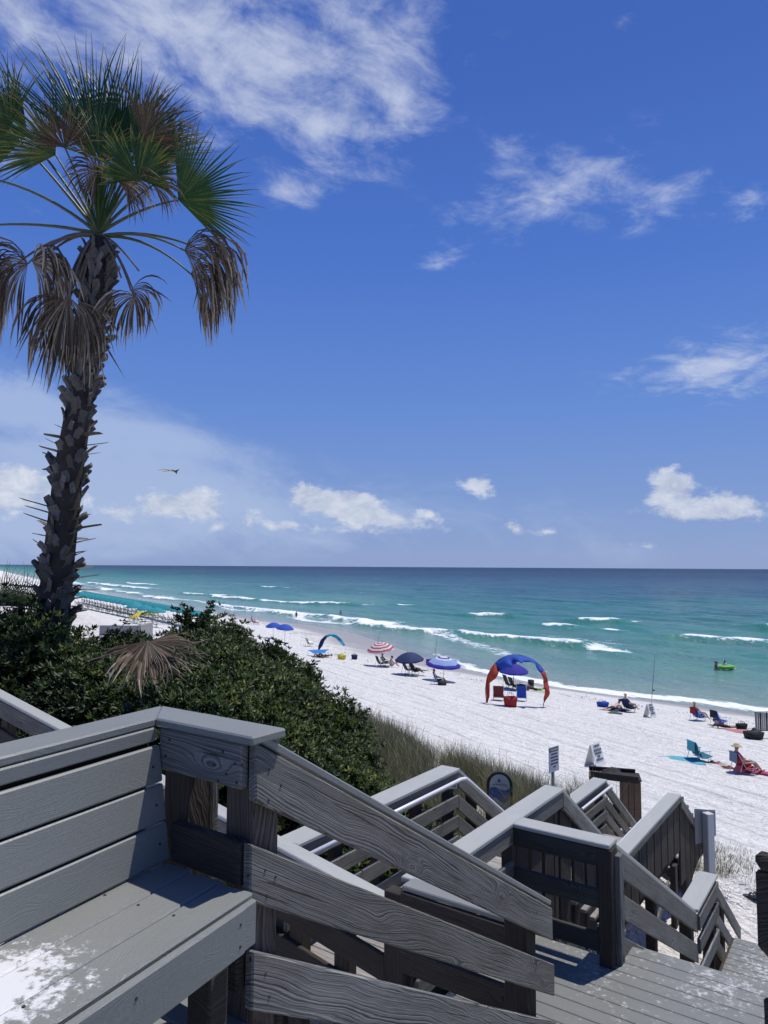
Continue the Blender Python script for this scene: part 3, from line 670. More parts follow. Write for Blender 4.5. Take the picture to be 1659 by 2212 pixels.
for b_ in (-3.88, -2.90): board(s2, P(7.0, b_, ZW-.04), P(A2, b_, Z2-.0), .27, .04, WOODD, 'stringer')
# ---- lower walkway
w2 = tag(bpy.data.objects.new('lower_walkway_deck', None), 'sunlit cracked boards of the lower walkway', kind='structure'); col.objects.link(w2); w2.location = P(10.5, -3.4, Z2)
A3 = 12.0
n2_ = int((A3-A2)/.1462)
for i in range(n2_):
    a = A2 + .07 + i*.1462; plank(w2, P(a, -3.95, Z2), P(a, -2.87, Z2), .137, .03, DECKW)
for b_ in (-3.93, -2.88): board(w2, P(A2, b_, Z2-.032), P(A3, b_, Z2-.032), .19, .04, WOODD, 'rim_joist')
lw = empty('walkway_railing', P(10.5, -4, Z2), 'level railing left of the lower walkway with thin white handrail', 'railing')
ZR2 = -3.5
plank(lw, P(A2, -4.0, ZR2), P(A3+.05, -4.0, ZR2), .235, .036, CAPM, 'cap_rail')
for d in (.040, .285, .50, .715): board(lw, P(A2, -3.915, ZR2-d), P(A3+.05, -3.915, ZR2-d), .14, .036, WOOD, jitter=.003)
for a in (9.2, 10.1, 11.0, 11.95): post(lw, a, -4.0, -5.8, ZR2-.04, WOODD, .10)
link('handrail', tube_mesh('handrail', [P(A2, -3.80, ZR2-.08), P(A3-.05, -3.80, ZR2-.08), P(A3+.05, -3.80, ZR2-.12)], .021, 10), PIPE, lw)
rw = empty('walkway_railing', P(10.5, -2.8, Z2), 'right railing of the lower walkway, pale cap above close dark pickets', 'railing')
plank(rw, P(A2, -2.80, ZR2), P(A3-.05, -2.80, ZR2), .20, .036, CAPM, 'cap_rail')
board(rw, P(A2, -2.715, ZR2-.038), P(A3-.05, -2.715, ZR2-.038), .075, .030, WOOD)
pickets(rw, A2+.02, A3-.08, -2.755, lambda a: ZR2-.04, lambda a: Z2+.04, .372, .335)
link('handrail', tube_mesh('handrail', [P(A2, -2.935, ZR2-.06), P(A3-.1, -2.935, ZR2-.06)], .018, 8), PIPE, rw)
for a in (10.35, 11.55): post(rw, a, -2.742, -5.6, Z2-.1, WOODD, .14, sb=.08)
board(rw, P(9.9, -2.69, -4.95), P(11.0, -2.69, -4.45), .12, .035, WOOD, 'brace')
# ---- last flight of the left run, down to the sand
SL3 = -.66; zB = lambda a: ZR2 + SL3*(a-A3)
A4 = 13.85
gl = empty('stair_railing', P(13, -4, -5), 'left railing of the last flight down to the beach behind the pickets', 'railing')
plank(gl, P(A3+.05, -4.0, ZR2), P(A4, -4.0, zB(A4)), .17, .036, CAPM, 'cap_rail')
for d in (.045, .29, .51, .73): board(gl, P(A3+.06, -3.92, ZR2-d), P(A4, -3.92, zB(A4)-d), .16, .036, WOOD)
for a in (12.9, 14.0): post(gl, a, -4.0, -6.2, zB(a)-.04, WOODD, .10)
gr = empty('stair_railing', P(13, -2.8, -5), 'right railing of the last flight with dark pickets down to the sand', 'railing')
plank(gr, P(A3-.05, -2.80, ZR2), P(A4, -2.80, zB(A4)), .17, .036, CAPM, 'cap_rail')
board(gr, P(A3-.04, -2.715, ZR2-.04), P(A4, -2.715, zB(A4)-.04), .15, .036, WOOD)
pickets(gr, A3, A4-.1, -2.755, lambda a: zB(a+.16)-.02, lambda a: zB(a)-1.35, .33, .296)
s3 = empty('staircase', P(13, -3.4, -5), 'last wooden steps of the left run ending in the sand', 'stairs')
for i in range(8):
    a = A3 + (i+.5)*.275; z = Z2 - (i+1)*.182
    plank(s3, P(a, -3.96, z), P(a, -2.86, z), .27, .038, DECKW, 'tread')
for b_ in (-3.88, -2.90): board(s3, P(A3-.02, b_, Z2-.04), P(A4, b_, zB(A4)-.98), .25, .04, WOODD, 'stringer')
# ---- right run: flight from the landing to the lower landing
A5, A6, A7 = 8.85, 9.95, 11.75
zC = lambda a: -2.22 - .560*(a-5.95)
ZR3 = zC(A5)
q = empty('stair_railing', P(7.4, -1.9, -4), 'three-board sloping railing right of the landing post, sand behind it', 'railing')
plank(q, P(5.99, -1.93, -2.235), P(A5, -1.93, ZR3), .13, .034, CAPM, 'cap_rail')
for d in (.036, .36, .70): board(q, P(5.97, -1.875, -2.235-d), P(A5, -1.875, ZR3-d), .20 if d < .5 else .22, .038, WOOD, jitter=.004)
post(q, A5-.13, -1.95, -5.4, ZR3-.03, WOODD, .13); post(q, 7.3, -1.95, -5.2, zC(7.3)-.04, WOODD, .09)
s4 = empty('staircase', P(7.5, -1.2, -4), 'grey composite steps below the first landing on the right', 'stairs')
for i in range(8):
    a = 6.34 + (i+.5)*.31; z = Z1 - (i+1)*.176
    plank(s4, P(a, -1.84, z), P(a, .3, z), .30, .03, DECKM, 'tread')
for b_ in (-1.80, .25): board(s4, P(6.3, b_, Z1-.06), P(A5, b_, Z3-.02), .26, .04, WOODD, 'stringer')
l2 = tag(bpy.data.objects.new('lower_landing_deck', None), 'pale speckled grey boards of the lower landing at the right edge', kind='structure'); col.objects.link(l2); l2.location = P(9.5, -.8, Z3)
for i in range(11):
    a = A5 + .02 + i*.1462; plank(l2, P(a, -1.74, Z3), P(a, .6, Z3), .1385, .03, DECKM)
board(l2, P(A5-.06, -1.76, Z3-.032), P(A5+1.6, -1.76, Z3-.032), .18, .04, WOODD, 'rim_joist')
board(l2, P(A5+1.56, -1.76, Z3-.032), P(A5+1.56, .6, Z3-.032), .18, .04, WOODD, 'rim_joist')
q2 = empty('landing_railing', P(9.4, -1.9, Z3), 'short level railing of the lower landing beside the dune', 'railing')
plank(q2, P(A5-.03, -1.95, ZR3+.03), P(A6, -1.95, ZR3+.03), .22, .036, CAPM, 'cap_rail')
for d in (.05, .30, .62): board(q2, P(A5, -1.85, ZR3-d), P(A6, -1.85, ZR3-d), .16, .038, WOOD)
post(q2, A6-.08, -1.95, -6.0, ZR3-.02, WOODD, .12)
q3 = empty('stair_railing', P(10.8, -1.9, -5), 'lowest sloping railing whose boards end in the beach sand', 'railing')
for d, e in ((.01, 0), (.36, .0), (.70, -.25)): board(q3, P(A6-.02, -1.90, ZR3-d), P(A7+e, -1.90, ZR3-d-.735*(A7+e-A6)), .17, .038, WOOD, jitter=.01)
post(q3, 10.62, -1.97, -6.0, ZR3-.52, WOODD, .13)
s5 = empty('staircase', P(11, -1, -5), 'half buried last steps of the right run', 'stairs')
for i in range(3):
    a = A5+1.62 + (i+.5)*.29; z = Z3 - (i+1)*.18
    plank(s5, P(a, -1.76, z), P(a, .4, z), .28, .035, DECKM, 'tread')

# ================================================================== PLANTS
def leaf_mat(name, stops, rough=0.38, transl=0.25):
    m, t, b = new_mat(name)
    r_ = t.attr('rnd'); u = t.attr('along')
    c = t.ramp(r_, stops)
    t.put(b.inputs['Base Color'], c); b.inputs['Roughness'].default_value = rough; b.inputs['Specular IOR Level'].default_value = 0.28
    tr = t.new('ShaderNodeBsdfTranslucent'); t.put(tr.inputs[0], c)
    ms = t.new('ShaderNodeMixShader'); ms.inputs[0].default_value = transl
    out = [x for x in t.n if x.type == 'OUTPUT_MATERIAL'][0]
    t.l.new(b.outputs[0], ms.inputs[1]); t.l.new(tr.outputs[0], ms.inputs[2]); t.l.new(ms.outputs[0], out.inputs[0])
    MATS[name] = m; return m
HEDGE = leaf_mat('hedge_leaf', [(0.0, (.012, .022, .005)), (0.40, (.030, .052, .009)), (0.66, (.062, .090, .014)), (0.86, (.125, .155, .022)), (1.0, (.18, .16, .05))], 0.45, 0.25)
GRASS = leaf_mat('dune_grass', [(0.0, (.055, .070, .032)), (0.4, (.130, .140, .072)), (0.7, (.25, .23, .14)), (1.0, (.46, .41, .30))], 0.6, 0.35)
PALMG = leaf_mat('palm_green', [(0.0, (.014, .040, .014)), (0.35, (.028, .072, .020)), (0.50, (.085, .125, .026)), (0.70, (.20, .15, .04)), (0.86, (.13, .085, .05)), (1.0, (.22, .17, .12))], 0.42, 0.22)
PALMD = leaf_mat('palm_dead', [(0.0, (.022, .016, .009)), (0.35, (.080, .056, .034)), (0.65, (.21, .155, .095)), (1.0, (.56, .47, .34))], 0.40, 0.18)
BARK = plain('shrub_bark', (.11, .09, .075), .9, .3, 20, .5)

def leaves_mesh(name, C, D, N, Ls, Ws, rnd, fold=0.25):
    """quads bent along the midrib: C base, D direction, N side vector"""
    n = len(C); U = np.cross(D, N); U /= np.linalg.norm(U, axis=1)[:, None]+1e-9
    L = Ls[:, None]; Wd = Ws[:, None]
    p0 = C; p1 = C + D*L*.5 + N*Wd*.5 + U*Wd*fold; p2 = C + D*L - U*L*.12; p3 = C + D*L*.5 - N*Wd*.5 + U*Wd*fold
    V = np.stack([p0, p1, p2, p3], 1).reshape(-1, 3)
    i = np.arange(n)*4
    Fc = np.concatenate([np.stack([i, i+1, i+2], 1), np.stack([i, i+2, i+3], 1)])
    me = from_np(name, V, Fc); face_attr(me, 'rnd', np.concatenate([rnd, rnd]))
    return me
def shrub_foliage(seed, n_ros, lumps):
    g = np.random.default_rng(seed)
    cs = []; nr = []
    w = np.array([l[3]**2 for l in lumps]); w /= w.sum()
    for _ in range(n_ros):
        l = lumps[g.choice(len(lumps), p=w)]
        v = g.normal(size=3); v /= np.linalg.norm(v)
        if v[2] < -.35: v[2] *= -.6
        rad = l[3]*(1 - .5*g.random()**1.6)*(1+.15*g.normal())
        cs.append(np.array(l[:3]) + v*np.array([1, 1, .85])*rad); nr.append(v)
    cs = np.array(cs); nr = np.array(nr)
    k = 9
    C = np.repeat(cs, k, 0); Nn = np.repeat(nr, k, 0)
    tip = Nn*.75 + np.array([0, 0, .75]) + g.normal(size=Nn.shape)*.25; tip /= np.linalg.norm(tip, axis=1)[:, None]
    sidev = g.normal(size=Nn.shape); sidev -= tip*(sidev*tip).sum(1)[:, None]; sidev /= np.linalg.norm(sidev, axis=1)[:, None]
    D = tip*.45 + sidev*.9; D /= np.linalg.norm(D, axis=1)[:, None]
    C = C + tip*(g.random(len(C))*.05)[:, None]
    N = np.cross(D, tip); N /= np.linalg.norm(N, axis=1)[:, None]+1e-9
    L = .060+.055*g.random(len(C)); Wd = L*.36
    patchy = vnoise(cs[:, 0]*2.2+seed, cs[:, 1]*2.2+cs[:, 2], seed)-.5
    rnd = np.clip(np.repeat(g.normal(.42, .16, n_ros)+.55*patchy, k)+g.normal(0, .10, len(C)), 0, 1)
    return leaves_mesh('foliage', C, D, N, L, Wd, rnd)
def stems_mesh(seed, lumps):
    g = random.Random(seed); V = []; Fc = []
    for l in lumps:
        for q in range(5):
            p0 = Vector((g.uniform(-.1, .1), g.uniform(-.1, .1), -1.5)); e = Vector(l[:3]) + Vector((g.uniform(-1, 1), g.uniform(-1, 1), g.uniform(-.3, 1)))*l[3]*1.02
            pts = [p0.lerp(e, u) + Vector((g.uniform(-.06, .06), g.uniform(-.06, .06), 0))*(u*(1-u)*6) for u in (0, .25, .5, .75, 1)]
            m = tube_mesh('s', pts, [.022, .018, .014, .010, .005], 5, False)
            o = len(V); V += [tuple(v.co) for v in m.vertices]; Fc += [tuple(o+i for i in p.vertices) for p in m.polygons]; bpy.data.meshes.remove(m)
    me = bpy.data.meshes.new('stem'); me.from_pydata(V, [], Fc); me.update(); return me
LUMPS = [[(0, 0, -.25, .85), (.55, .2, -.55, .6), (-.55, -.1, -.5, .62), (.1, -.55, -.6, .6), (0, .5, -.5, .6)],
         [(0, 0, -.35, .75), (.5, -.3, -.35, .55), (-.45, .35, -.30, .55), (-.1, -.5, -.7, .6), (.3, .55, -.65, .55), (.15, .1, .1, .35)],
         [(.1, 0, -.4, .8), (-.5, .1, -.2, .45), (.5, .35, -.5, .6), (-.2, -.5, -.6, .65), (-.1, .05, .15, .30)]]
FOL = [shrub_foliage(31+i, 2900, LUMPS[i]) for i in range(3)]
STM = [stems_mesh(51+i, LUMPS[i]) for i in range(3)]
def shrub(x, y, ztop, k, sc, rot, label, group):
    z0 = gz(x, y)
    e = empty('evergreen_shrub', (x, y, z0), label, 'shrub', group)
    M = Matrix.Translation((x, y, ztop - .62*sc)) @ Matrix.Rotation(rot, 4, 'Z') @ Matrix.Scale(sc, 4)
    link('foliage', FOL[k], HEDGE, e, M); link('stem', STM[k], BARK, e, M)
SILX = [-400, 0, 60, 110, 170, 230, 290, 340, 395, 430, 470, 520, 560, 605, 625, 660, 710, 745, 790, 840, 880]
SILY = [1310, 1312, 1318, 1345, 1352, 1378, 1372, 1348, 1328, 1312, 1322, 1352, 1372, 1392, 1430, 1462, 1490, 1540, 1600, 1650, 1690]
SILD = [11.0, 10.9, 10.9, 10.9, 11.0, 11.2, 11.8, 13, 14, 14, 14, 14, 14, 14, 13.6, 13.2, 12.6, 12, 11, 10, 9.2]
g = random.Random(5); nshr = 0
cells = []
for k, Yd in enumerate(np.arange(5.6, 14.6, 0.95)):
    for Xd in np.arange(-9.5, 1.2, 0.95):
        cells.append((Xd + g.uniform(-.25, .25) + (.45 if k % 2 else 0), Yd + g.uniform(-.25, .25)))
for x, y in cells:
    a_, b_ = x*AX.x+y*AX.y, x*BX.x+y*BX.y
    px = CX + F*x/y
    if a_ < 5.30 or b_ > -4.85 or px > 890 or px < -330: continue
    sd = float(np.interp(px, SILX, SILD)); sy = float(np.interp(px, SILX, SILY))
    if y > sd + .45: continue
    zs = -(sy-1219.3-px*.006)/F*sd
    zt = zs - .075*(sd-y) - (0.06 if y < sd-.6 else 0) + g.uniform(-.10, .08) + .11
    if b_ > -5.6: zt -= .15
    rowf = sd - y
    lab = 'dark evergreen shrub in the dense hedge bank beside the walkway'
    shrub(x, y, CAMZ + zt, g.randrange(3), g.uniform(.86, 1.1), g.uniform(0, 6.28), lab, 'shrubs of the hedge bank'); nshr += 1
# two loose sprigs that rise above the hedge
def sprig(px, py, Y, h, n, label, seed):
    gg = np.random.default_rng(seed); p = at(px, py, Y); e = empty('shrub_sprig', p - Vector((0, 0, h)), label, 'shrub')
    C = []; D = []; rp = random.Random(seed); V = []; Fc = []
    for q in range(n):
        end = p + Vector((rp.uniform(-.45, .45), rp.uniform(-.4, .4), rp.uniform(-.55, .05)))
        base = p - Vector((rp.uniform(-.1, .1), 0, h))
        pts = [base.lerp(end, u) + Vector((rp.uniform(-.05, .05), 0, 0)) for u in (0, .4, .7, 1)]
        m = tube_mesh('s', pts, [.016, .012, .008, .004], 5, False); o = len(V); V += [tuple(v.co) for v in m.vertices]; Fc += [tuple(o+i for i in f.vertices) for f in m.polygons]; bpy.data.meshes.remove(m)
        for w_ in range(14):
            u = rp.uniform(.45, 1.0); c = base.lerp(end, u) + Vector((rp.uniform(-.05, .05), rp.uniform(-.05, .05), rp.uniform(-.03, .05)))
            for l in range(8):
                d = Vector((rp.gauss(0, 1), rp.gauss(0, 1), rp.uniform(0, 1.1))).normalized(); C.append(c); D.append(d)
    me = bpy.data.meshes.new('stem'); me.from_pydata(V, [], Fc); me.update(); link('stem', me, BARK, e)
    C = np.array(C); D = np.array(D); N = np.cross(D, gg.normal(size=D.shape)); N /= np.linalg.norm(N, axis=1)[:, None]
    L = .06+.03*gg.random(len(C)); link('foliage', leaves_mesh('foliage', C, D, N, L, L*.36, np.clip(gg.normal(.35, .2, len(C)), 0, 1)), HEDGE, e)
sprig(432, 1297, 13.6, .9, 12, 'tall leafy sprig at the highest point of the hedge', 3)
sprig(405, 1318, 13.4, .8, 9, 'loose twiggy top of the hedge left of its highest sprig', 8)
sprig(205, 1342, 11.5, .6, 6, 'small dark twig standing above the hedge right of the palm', 4)
sprig(500, 1335, 13.8, .8, 9, 'leafy hedge top right of the highest sprig', 12)
sprig(600, 1385, 13.8, .9, 9, 'thin ragged twigs at the beach end of the hedge', 9)
sprig(575, 1380, 13.7, .7, 7, 'loose twigs near the blue umbrellas at the hedge end', 14)
sprig(640, 1440, 13.2, .6, 7, 'small ragged twigs on the slope of the hedge end', 15)

# ---- dune grass (uncountable)
gg = np.random.default_rng(12)
def grass_mesh(name, pts, hts, lean_dir, seed, wid=.007, rmean=.5):
    q = np.random.default_rng(seed); n = len(pts)
    ang = q.random(n)*2*np.pi; ln = .25+.35*q.random(n)
    dirs = np.stack([np.cos(ang)*ln + lean_dir[0], np.sin(ang)*ln + lean_dir[1]], 1)*hts[:, None]
    side = np.stack([-np.sin(ang+.7), np.cos(ang+.7), np.zeros(n)], 1)*wid
    lv = []
    for u, wf in ((0, 1.0), (.45, .8), (.8, .5), (1.0, .1)):
        p = pts.copy(); p[:, :2] += dirs*(u**2); p[:, 2] += hts*(u - .18*u*u*ln*2)
        lv.append(p - side*wf*.5); lv.append(p + side*wf*.5)
    V = np.stack(lv, 1).reshape(-1, 3); i = np.arange(n)*8
    Fc = np.concatenate([np.stack([i+2*k, i+2*k+1, i+2*k+3, i+2*k+2], 1) for k in range(3)])
    me = from_np(name, V, Fc); r_ = np.clip(q.normal(rmean, .24, n), 0, 1); face_attr(me, 'rnd', np.concatenate([r_]*3)); return me
# tussocks across the dune face
tus = []
g2 = random.Random(21)
while len(tus) < 780:
    px = g2.uniform(730, 1290) if g2.random() < .62 else g2.uniform(1010, 1275); Yd = g2.uniform(12.0, 25); x = (px-CX)/F*Yd; s = .866*x+.5*Yd
    a_, b_ = x*AX.x+Yd*AX.y, x*BX.x+Yd*BX.y
    lim = np.interp(px, [730, 800, 900, 1000, 1130, 1200, 1290], [11.6, 11.7, 11.5, 11.3, 11.8, 11.4, 10.9]) + g2.uniform(-.6, .45)
    if s > lim or s < 5.8 or b_ > -4.25: continue
    if a_ > 9 and b_ > -4.4: continue
    if (1030 < px < 1128 and Yd < 13.9) or (1168 < px < 1228 and Yd < 15.3): continue
    if vnoise(np.array([x*.9+40]), np.array([Yd*.9]), 44)[0] < .30: continue
    tus.append((x, Yd))
pts = []; hts = []
for (x, y) in tus:
    m = g2.randint(60, 110); h0 = g2.uniform(.50, .98)*(1.0 if .5*y+.866*x < 11 else .75)*(1.12 if CX+F*x/y > 1000 else 1.0)
    z = gz(x, y)
    for _ in range(m):
        pts.append((x+g2.gauss(0, .17), y+g2.gauss(0, .17), z-.05)); hts.append(h0*g2.uniform(.55, 1.25))
me = grass_mesh('sea_oats', np.array(pts), np.array(hts), (-.22, -.05), 33, .009, .46)
tag(link('sea_oats', me, GRASS), 'tall olive and tan dune grass below the walkway', kind='stuff')
# low weeds and dry stalks on the sand round the stair foot
pts = []; hts = []
for _ in range(170):
    a_ = g2.uniform(6.4, 15.5); b_ = g2.uniform(-2.6, -.2)
    if b_ > -1.95 and a_ < 12.0: continue
    p = AX*a_ + BX*b_; z = gz(p.x, p.y)
    if g2.random() < .35: continue
    for _k in range(g2.randint(8, 30)):
        pts.append((p.x+g2.gauss(0, .10), p.y+g2.gauss(0, .10), z-.02)); hts.append(g2.uniform(.05, .26))
for _ in range(300):
    px = g2.uniform(1440, 1640); py = g2.uniform(1820, 1905)
    if (px-1530)**2/95**2 + (py-1855)**2/42**2 > 1: continue
    p = spot(px, py)
    for _k in range(g2.randint(6, 16)): pts.append((p.x+g2.gauss(0, .09), p.y+g2.gauss(0, .09), p.z-.02)); hts.append(g2.uniform(.04, .15))
me = grass_mesh('dune_weeds', np.array(pts), np.array(hts), (.1, 0), 35, .006, .42)
tag(link('dune_weeds', me, GRASS), 'sparse dry weeds on the sand round the foot of the stairs', kind='stuff')
# a bare branching seedling beside the lower landing
for pxy, lab, sd, hh in (((1452, 1905), 'bare twiggy seedling beside the lower landing cap', 2, .75), ((1405, 1935), 'low bare twigs between the two stair runs', 5, .45)):
    base = P(8.3 if sd == 2 else 7.6, -2.25, 0); base.z = gz(base.x, base.y); rp = random.Random(sd); V = []; Fc = []
    for q in range(13):
        d = Vector((rp.uniform(-.5, .5), rp.uniform(-.5, .5), 1)).normalized(); p0 = base + Vector((0, 0, rp.uniform(0, .3)*hh)); e_ = p0 + d*hh*rp.uniform(.4, .9)
        m = tube_mesh('s', [p0, p0.lerp(e_, .5)+Vector((rp.uniform(-.04, .04), 0, 0)), e_], [.007, .005, .002], 5, False); o = len(V); V += [tuple(v.co) for v in m.vertices]; Fc += [tuple(o+i for i in f.vertices) for f in m.polygons]; bpy.data.meshes.remove(m)
    me = bpy.data.meshes.new('twig'); me.from_pydata(V, [], Fc); me.update(); tag(link('dry_seedling', me, BARK), lab, 'plant')

# ---- palm
PY = 11.7; FS = 1.23
palm = empty('fan_palm', Vector((at(100, 1400, PY).x, PY, gz(at(100, 1400, PY).x, PY))), 'tall leaning fan palm with ragged green and dead brown fronds', 'palm tree')
axis = [at(x, y, PY) for x, y in ((98, 1640), (108, 1400), (118, 1300), (128, 1200), (148, 1020), (176, 850), (198, 720), (206, 610), (214, 515))]
arad = [.345, .315, .29, .28, .265, .232, .225, .24, .17]
TRUNK = lumber('palm_trunk', (.014, .012, .010), (.085, .072, .060), bump=1.0, knots=0.0)
BOOT = lumber('palm_boot', (.026, .024, .022), (.27, .255, .235), bump=.9, knots=0.0)
def axpt(u):
    k = min(int(u), len(axis)-2); f_ = u-k; return axis[k].lerp(axis[k+1], f_), arad[k]*(1-f_)+arad[k+1]*f_
link('trunk', tube_mesh('trunk', axis, [r*.86 for r in arad], 20), TRUNK, palm)
def boot_mesh(name, L, w0, w1, flare, zs, seed):
    rp = random.Random(seed); V = []; Fc = []; n = 6
    for i in range(n+1):
        u = i/n; w = (w0*(1-u)**.9+w1*(1-(1-u)**.9))*(1+rp.uniform(-.06, .06))
        x = flare*(u**(1.9 if zs > .6 else 1.25))*L; z = u*L*zs
        th = (.026 if zs > .6 else .055)*(1-u*.35); cup = .035*(1-u); j = rp.uniform(-.01, .01)
        V += [(x-cup+j, -w/2, z), (x+.014+j, 0, z+j), (x-cup-j, w/2, z), (x-th-.02, 0, z-th*.4)]
    for i in range(n):
        o = i*4
        for k in range(4): Fc.append((o+k, o+(k+1) % 4, o+4+(k+1) % 4, o+4+k))
    Fc.append((0, 3, 2, 1)); o = n*4; Fc.append((o, o+1, o+2, o+3))
    me = bpy.data.meshes.new(name); me.from_pydata(V, [], Fc); me.update(); return me
BTS = [boot_mesh('leaf_base', .31, .18, .11, .16, 1, 1), boot_mesh('leaf_base', .28, .17, .11, .24, 1, 2), boot_mesh('leaf_base', .34, .18, .085, .18, 1, 3), boot_mesh('leaf_base', .26, .18, .13, .10, 1, 4), boot_mesh('leaf_base', .30, .16, .09, .33, 1, 8)]
STUB = [boot_mesh('leaf_base', .36, .17, .075, .95, .35, 5), boot_mesh('leaf_base', .28, .17, .085, .95, .15, 6), boot_mesh('leaf_base', .46, .17, .060, .95, .05, 7), boot_mesh('leaf_base', .22, .17, .09, .95, .30, 9)]
rp = random.Random(77)
NB = 298
for i in range(NB):
    u = 1.25 + (i/NB)*6.55; c, r_ = axpt(u); ang = i*2.39996 + rp.uniform(-.15, .15)
    d = Vector((math.cos(ang), math.sin(ang), 0))
    yy = CY - F*((c-Vector((0, 0, CAMZ))).dot(upv))/((c-Vector((0, 0, CAMZ))).dot(fwd))
    side_on = abs(d.x) > .72
    stub = side_on and (925 < yy < 985 or 1110 < yy < 1210 or 1240 < yy < 1330 or (rp.random() < .35 and yy > 860)) and rp.random() < .8
    me = rp.choice(STUB) if stub else rp.choice(BTS)
    tw = rp.choice((-1, 1))*rp.uniform(.35, .95)
    if stub: tw *= .3
    zax = (axis[5]-axis[3]).normalized(); yv = zax.cross(d).normalized(); xv = yv.cross(zax)
    M = mat4(xv, yv, zax, c + d*r_*.80 - zax*.1) @ Matrix.Rotation(tw, 4, 'X') @ Matrix.Scale(rp.uniform(.88, 1.15), 4)
    if stub: M = M @ Matrix.Rotation(rp.uniform(-.25, .25), 4, 'Y')
    link('leaf_base', me, BOOT, palm, M)
def frond(hub, d, n, Rr, spread, droop, mat, seed, nseg=42, brown=0.0, base=None, sag=.25, curl=0.0, ragged=.18, split=.5, pw=.022, petm=None, ex=1.6):
    """one fan frond: a pleated blade of joined segments, split and drooping at the tips, on its stalk"""
    q = random.Random(seed); Rr = Rr*FS; d = Vector(d).normalized(); n = Vector(n); n = (n - d*n.dot(d)).normalized(); s = n.cross(d).normalized()
    V = []; Fc = []; rn = []
    S = 7
    tear = .015 if mat is PALMG else .13
    for i in range(nseg):
        if q.random() < tear: continue
        f0 = -.5 + i/nseg; f1_ = -.5 + (i+1)/nseg
        phm = (f0+f1_)/2*spread
        Ls = Rr*(.80+.20*math.cos(phm*.8))*(1+q.uniform(-ragged, ragged*.6))
        rows = []; segc = q.gauss(.28, .10)*(1-brown) + brown*q.uniform(.1, 1.0)
        dr = d*math.cos(phm) + s*math.sin(phm); p = hub.copy(); st = Ls/S; pos = [p.copy()]
        dirs = [dr.copy()]
        kd = droop*(1+q.uniform(-.45, .6)); jx = Vector((q.gauss(0, 1), q.gauss(0, 1), q.gauss(0, 1)))*(.05 if mat is PALMG else .13)
        for k in range(S):
            u = (k+1)/S
            p = p + dr*st; pos.append(p.copy()); dirs.append(dr.copy())
            bend = kd*(u**ex)*st
            dr = (dr + Vector((0, 0, -1))*bend + n*curl*st*u + jx*(u > .5)).normalized()
        wang_ = spread/nseg
        for k in range(S+1):
            u = k/S; r_ = u*Ls
            w = 2*r_*math.sin(wang_/2)*1.04 if u <= split else 2*split*Ls*math.sin(wang_/2)*(1-((u-split)/(1-split))**1.2)*.95
            w = max(w, .0022)
            side = dirs[k].cross(n).normalized() if dirs[k].cross(n).length > .05 else s
            up_ = side.cross(dirs[k]).normalized()
            fold_ = .28*w
            rows.append((pos[k]-side*w/2, pos[k]+up_*fold_, pos[k]+side*w/2))
        o = len(V)
        for r_ in rows: V += [tuple(x) for x in r_]
        for k in range(S):
            for e_ in (0, 1):
                Fc.append((o+k*3+e_, o+k*3+e_+1, o+k*3+3+e_+1, o+k*3+3+e_))
                u = (k+.5)/S
                rn.append(min(1, max(0, segc + q.gauss(0, .07) + max(0, u-.62)*1.3*(1 if q.random() < .8 else .3))))
    me = bpy.data.meshes.new('frond'); me.from_pydata(V, [], Fc); me.update(); face_attr(me, 'rnd', rn)
    fo = link('frond', me, mat, palm)
    if base is not None:
        mid = base.lerp(hub, .5) + Vector((0, 0, sag))
        pts = [base*(1-u)**2 + mid*2*u*(1-u) + hub*u*u for u in [k/9 for k in range(10)]]
        link('leaf_stalk', tube_mesh('leaf_stalk', pts, [pw*(1.5-.9*k/9) for k in range(10)], 7), petm or PET, fo)
    return fo
PET = plain('leaf_stalk', (.075, .095, .035), .5, .3); PETD = plain('dead_stalk', (.15, .115, .085), .7, .3)
CR = at(213, 505, PY)
vw = Vector((.45, -1, .0))
toc = Vector((.35, -.85, -.25))
def hubp(px, py, dy=0.0): return at(px, py, PY+dy)
im = lambda dx, dy_: (rgt*dx - upv*dy_)          # direction in picture terms, then tilted in depth
# upright green fans
frond(hubp(205, 335, -.2), im(-.35, -1)+Vector((0, .1, 0)), toc, 1.90, 1.25, .18, PALMG, 1, 36, .10, CR, .05, ragged=.2, split=.46)
frond(hubp(262, 330, .15), im(.28, -1)+Vector((0, .2, 0)), toc, 1.50, 1.95, .10, PALMG, 2, 42, .06, CR, .0, ragged=.10, split=.46)
frond(hubp(235, 345, .4), im(-.05, -1)+Vector((0, .3, 0)), toc, 1.62, 1.45, .14, PALMG, 3, 36, .10, CR, .0, ragged=.2, split=.46)
frond(hubp(298, 388, -.45), im(.05, -1)+Vector((0, -.3, 0)), toc+Vector((0, 0, .35)), .66, 3.6, .75, PALMG, 4, 44, .28, CR, .1, split=.7)
frond(hubp(385, 432, -.1), im(1, -.42), toc, 1.12, 2.35, .35, PALMG, 5, 40, .12, CR, .18, ragged=.22, split=.5)
frond(hubp(120, 335, -.2), im(-.9, -.55), toc, 1.25, 2.1, 1.3, PALMG, 6, 42, .45, CR, .1, ragged=.28, split=.45)
frond(hubp(60, 290, .2), im(-1, -.35), toc, 1.3, 2.2, .5, PALMG, 7, 44, .25, CR, .1)
frond(hubp(140, 318, -.5), im(-.1, -1)+Vector((0, -.5, 0)), toc, .58, 2.9, .9, PALMD, 8, 40, .15, CR, .1)
frond(hubp(310, 300, -.3), im(.5, -.6), toc, .85, 2.2, 2.2, PALMD, 10, 40, .2, CR, .1)
frond(hubp(250, 385, -.3), im(.8, -.1), toc, .62, 2.2, 2.4, PALMD, 11, 36, .2, CR, .1)
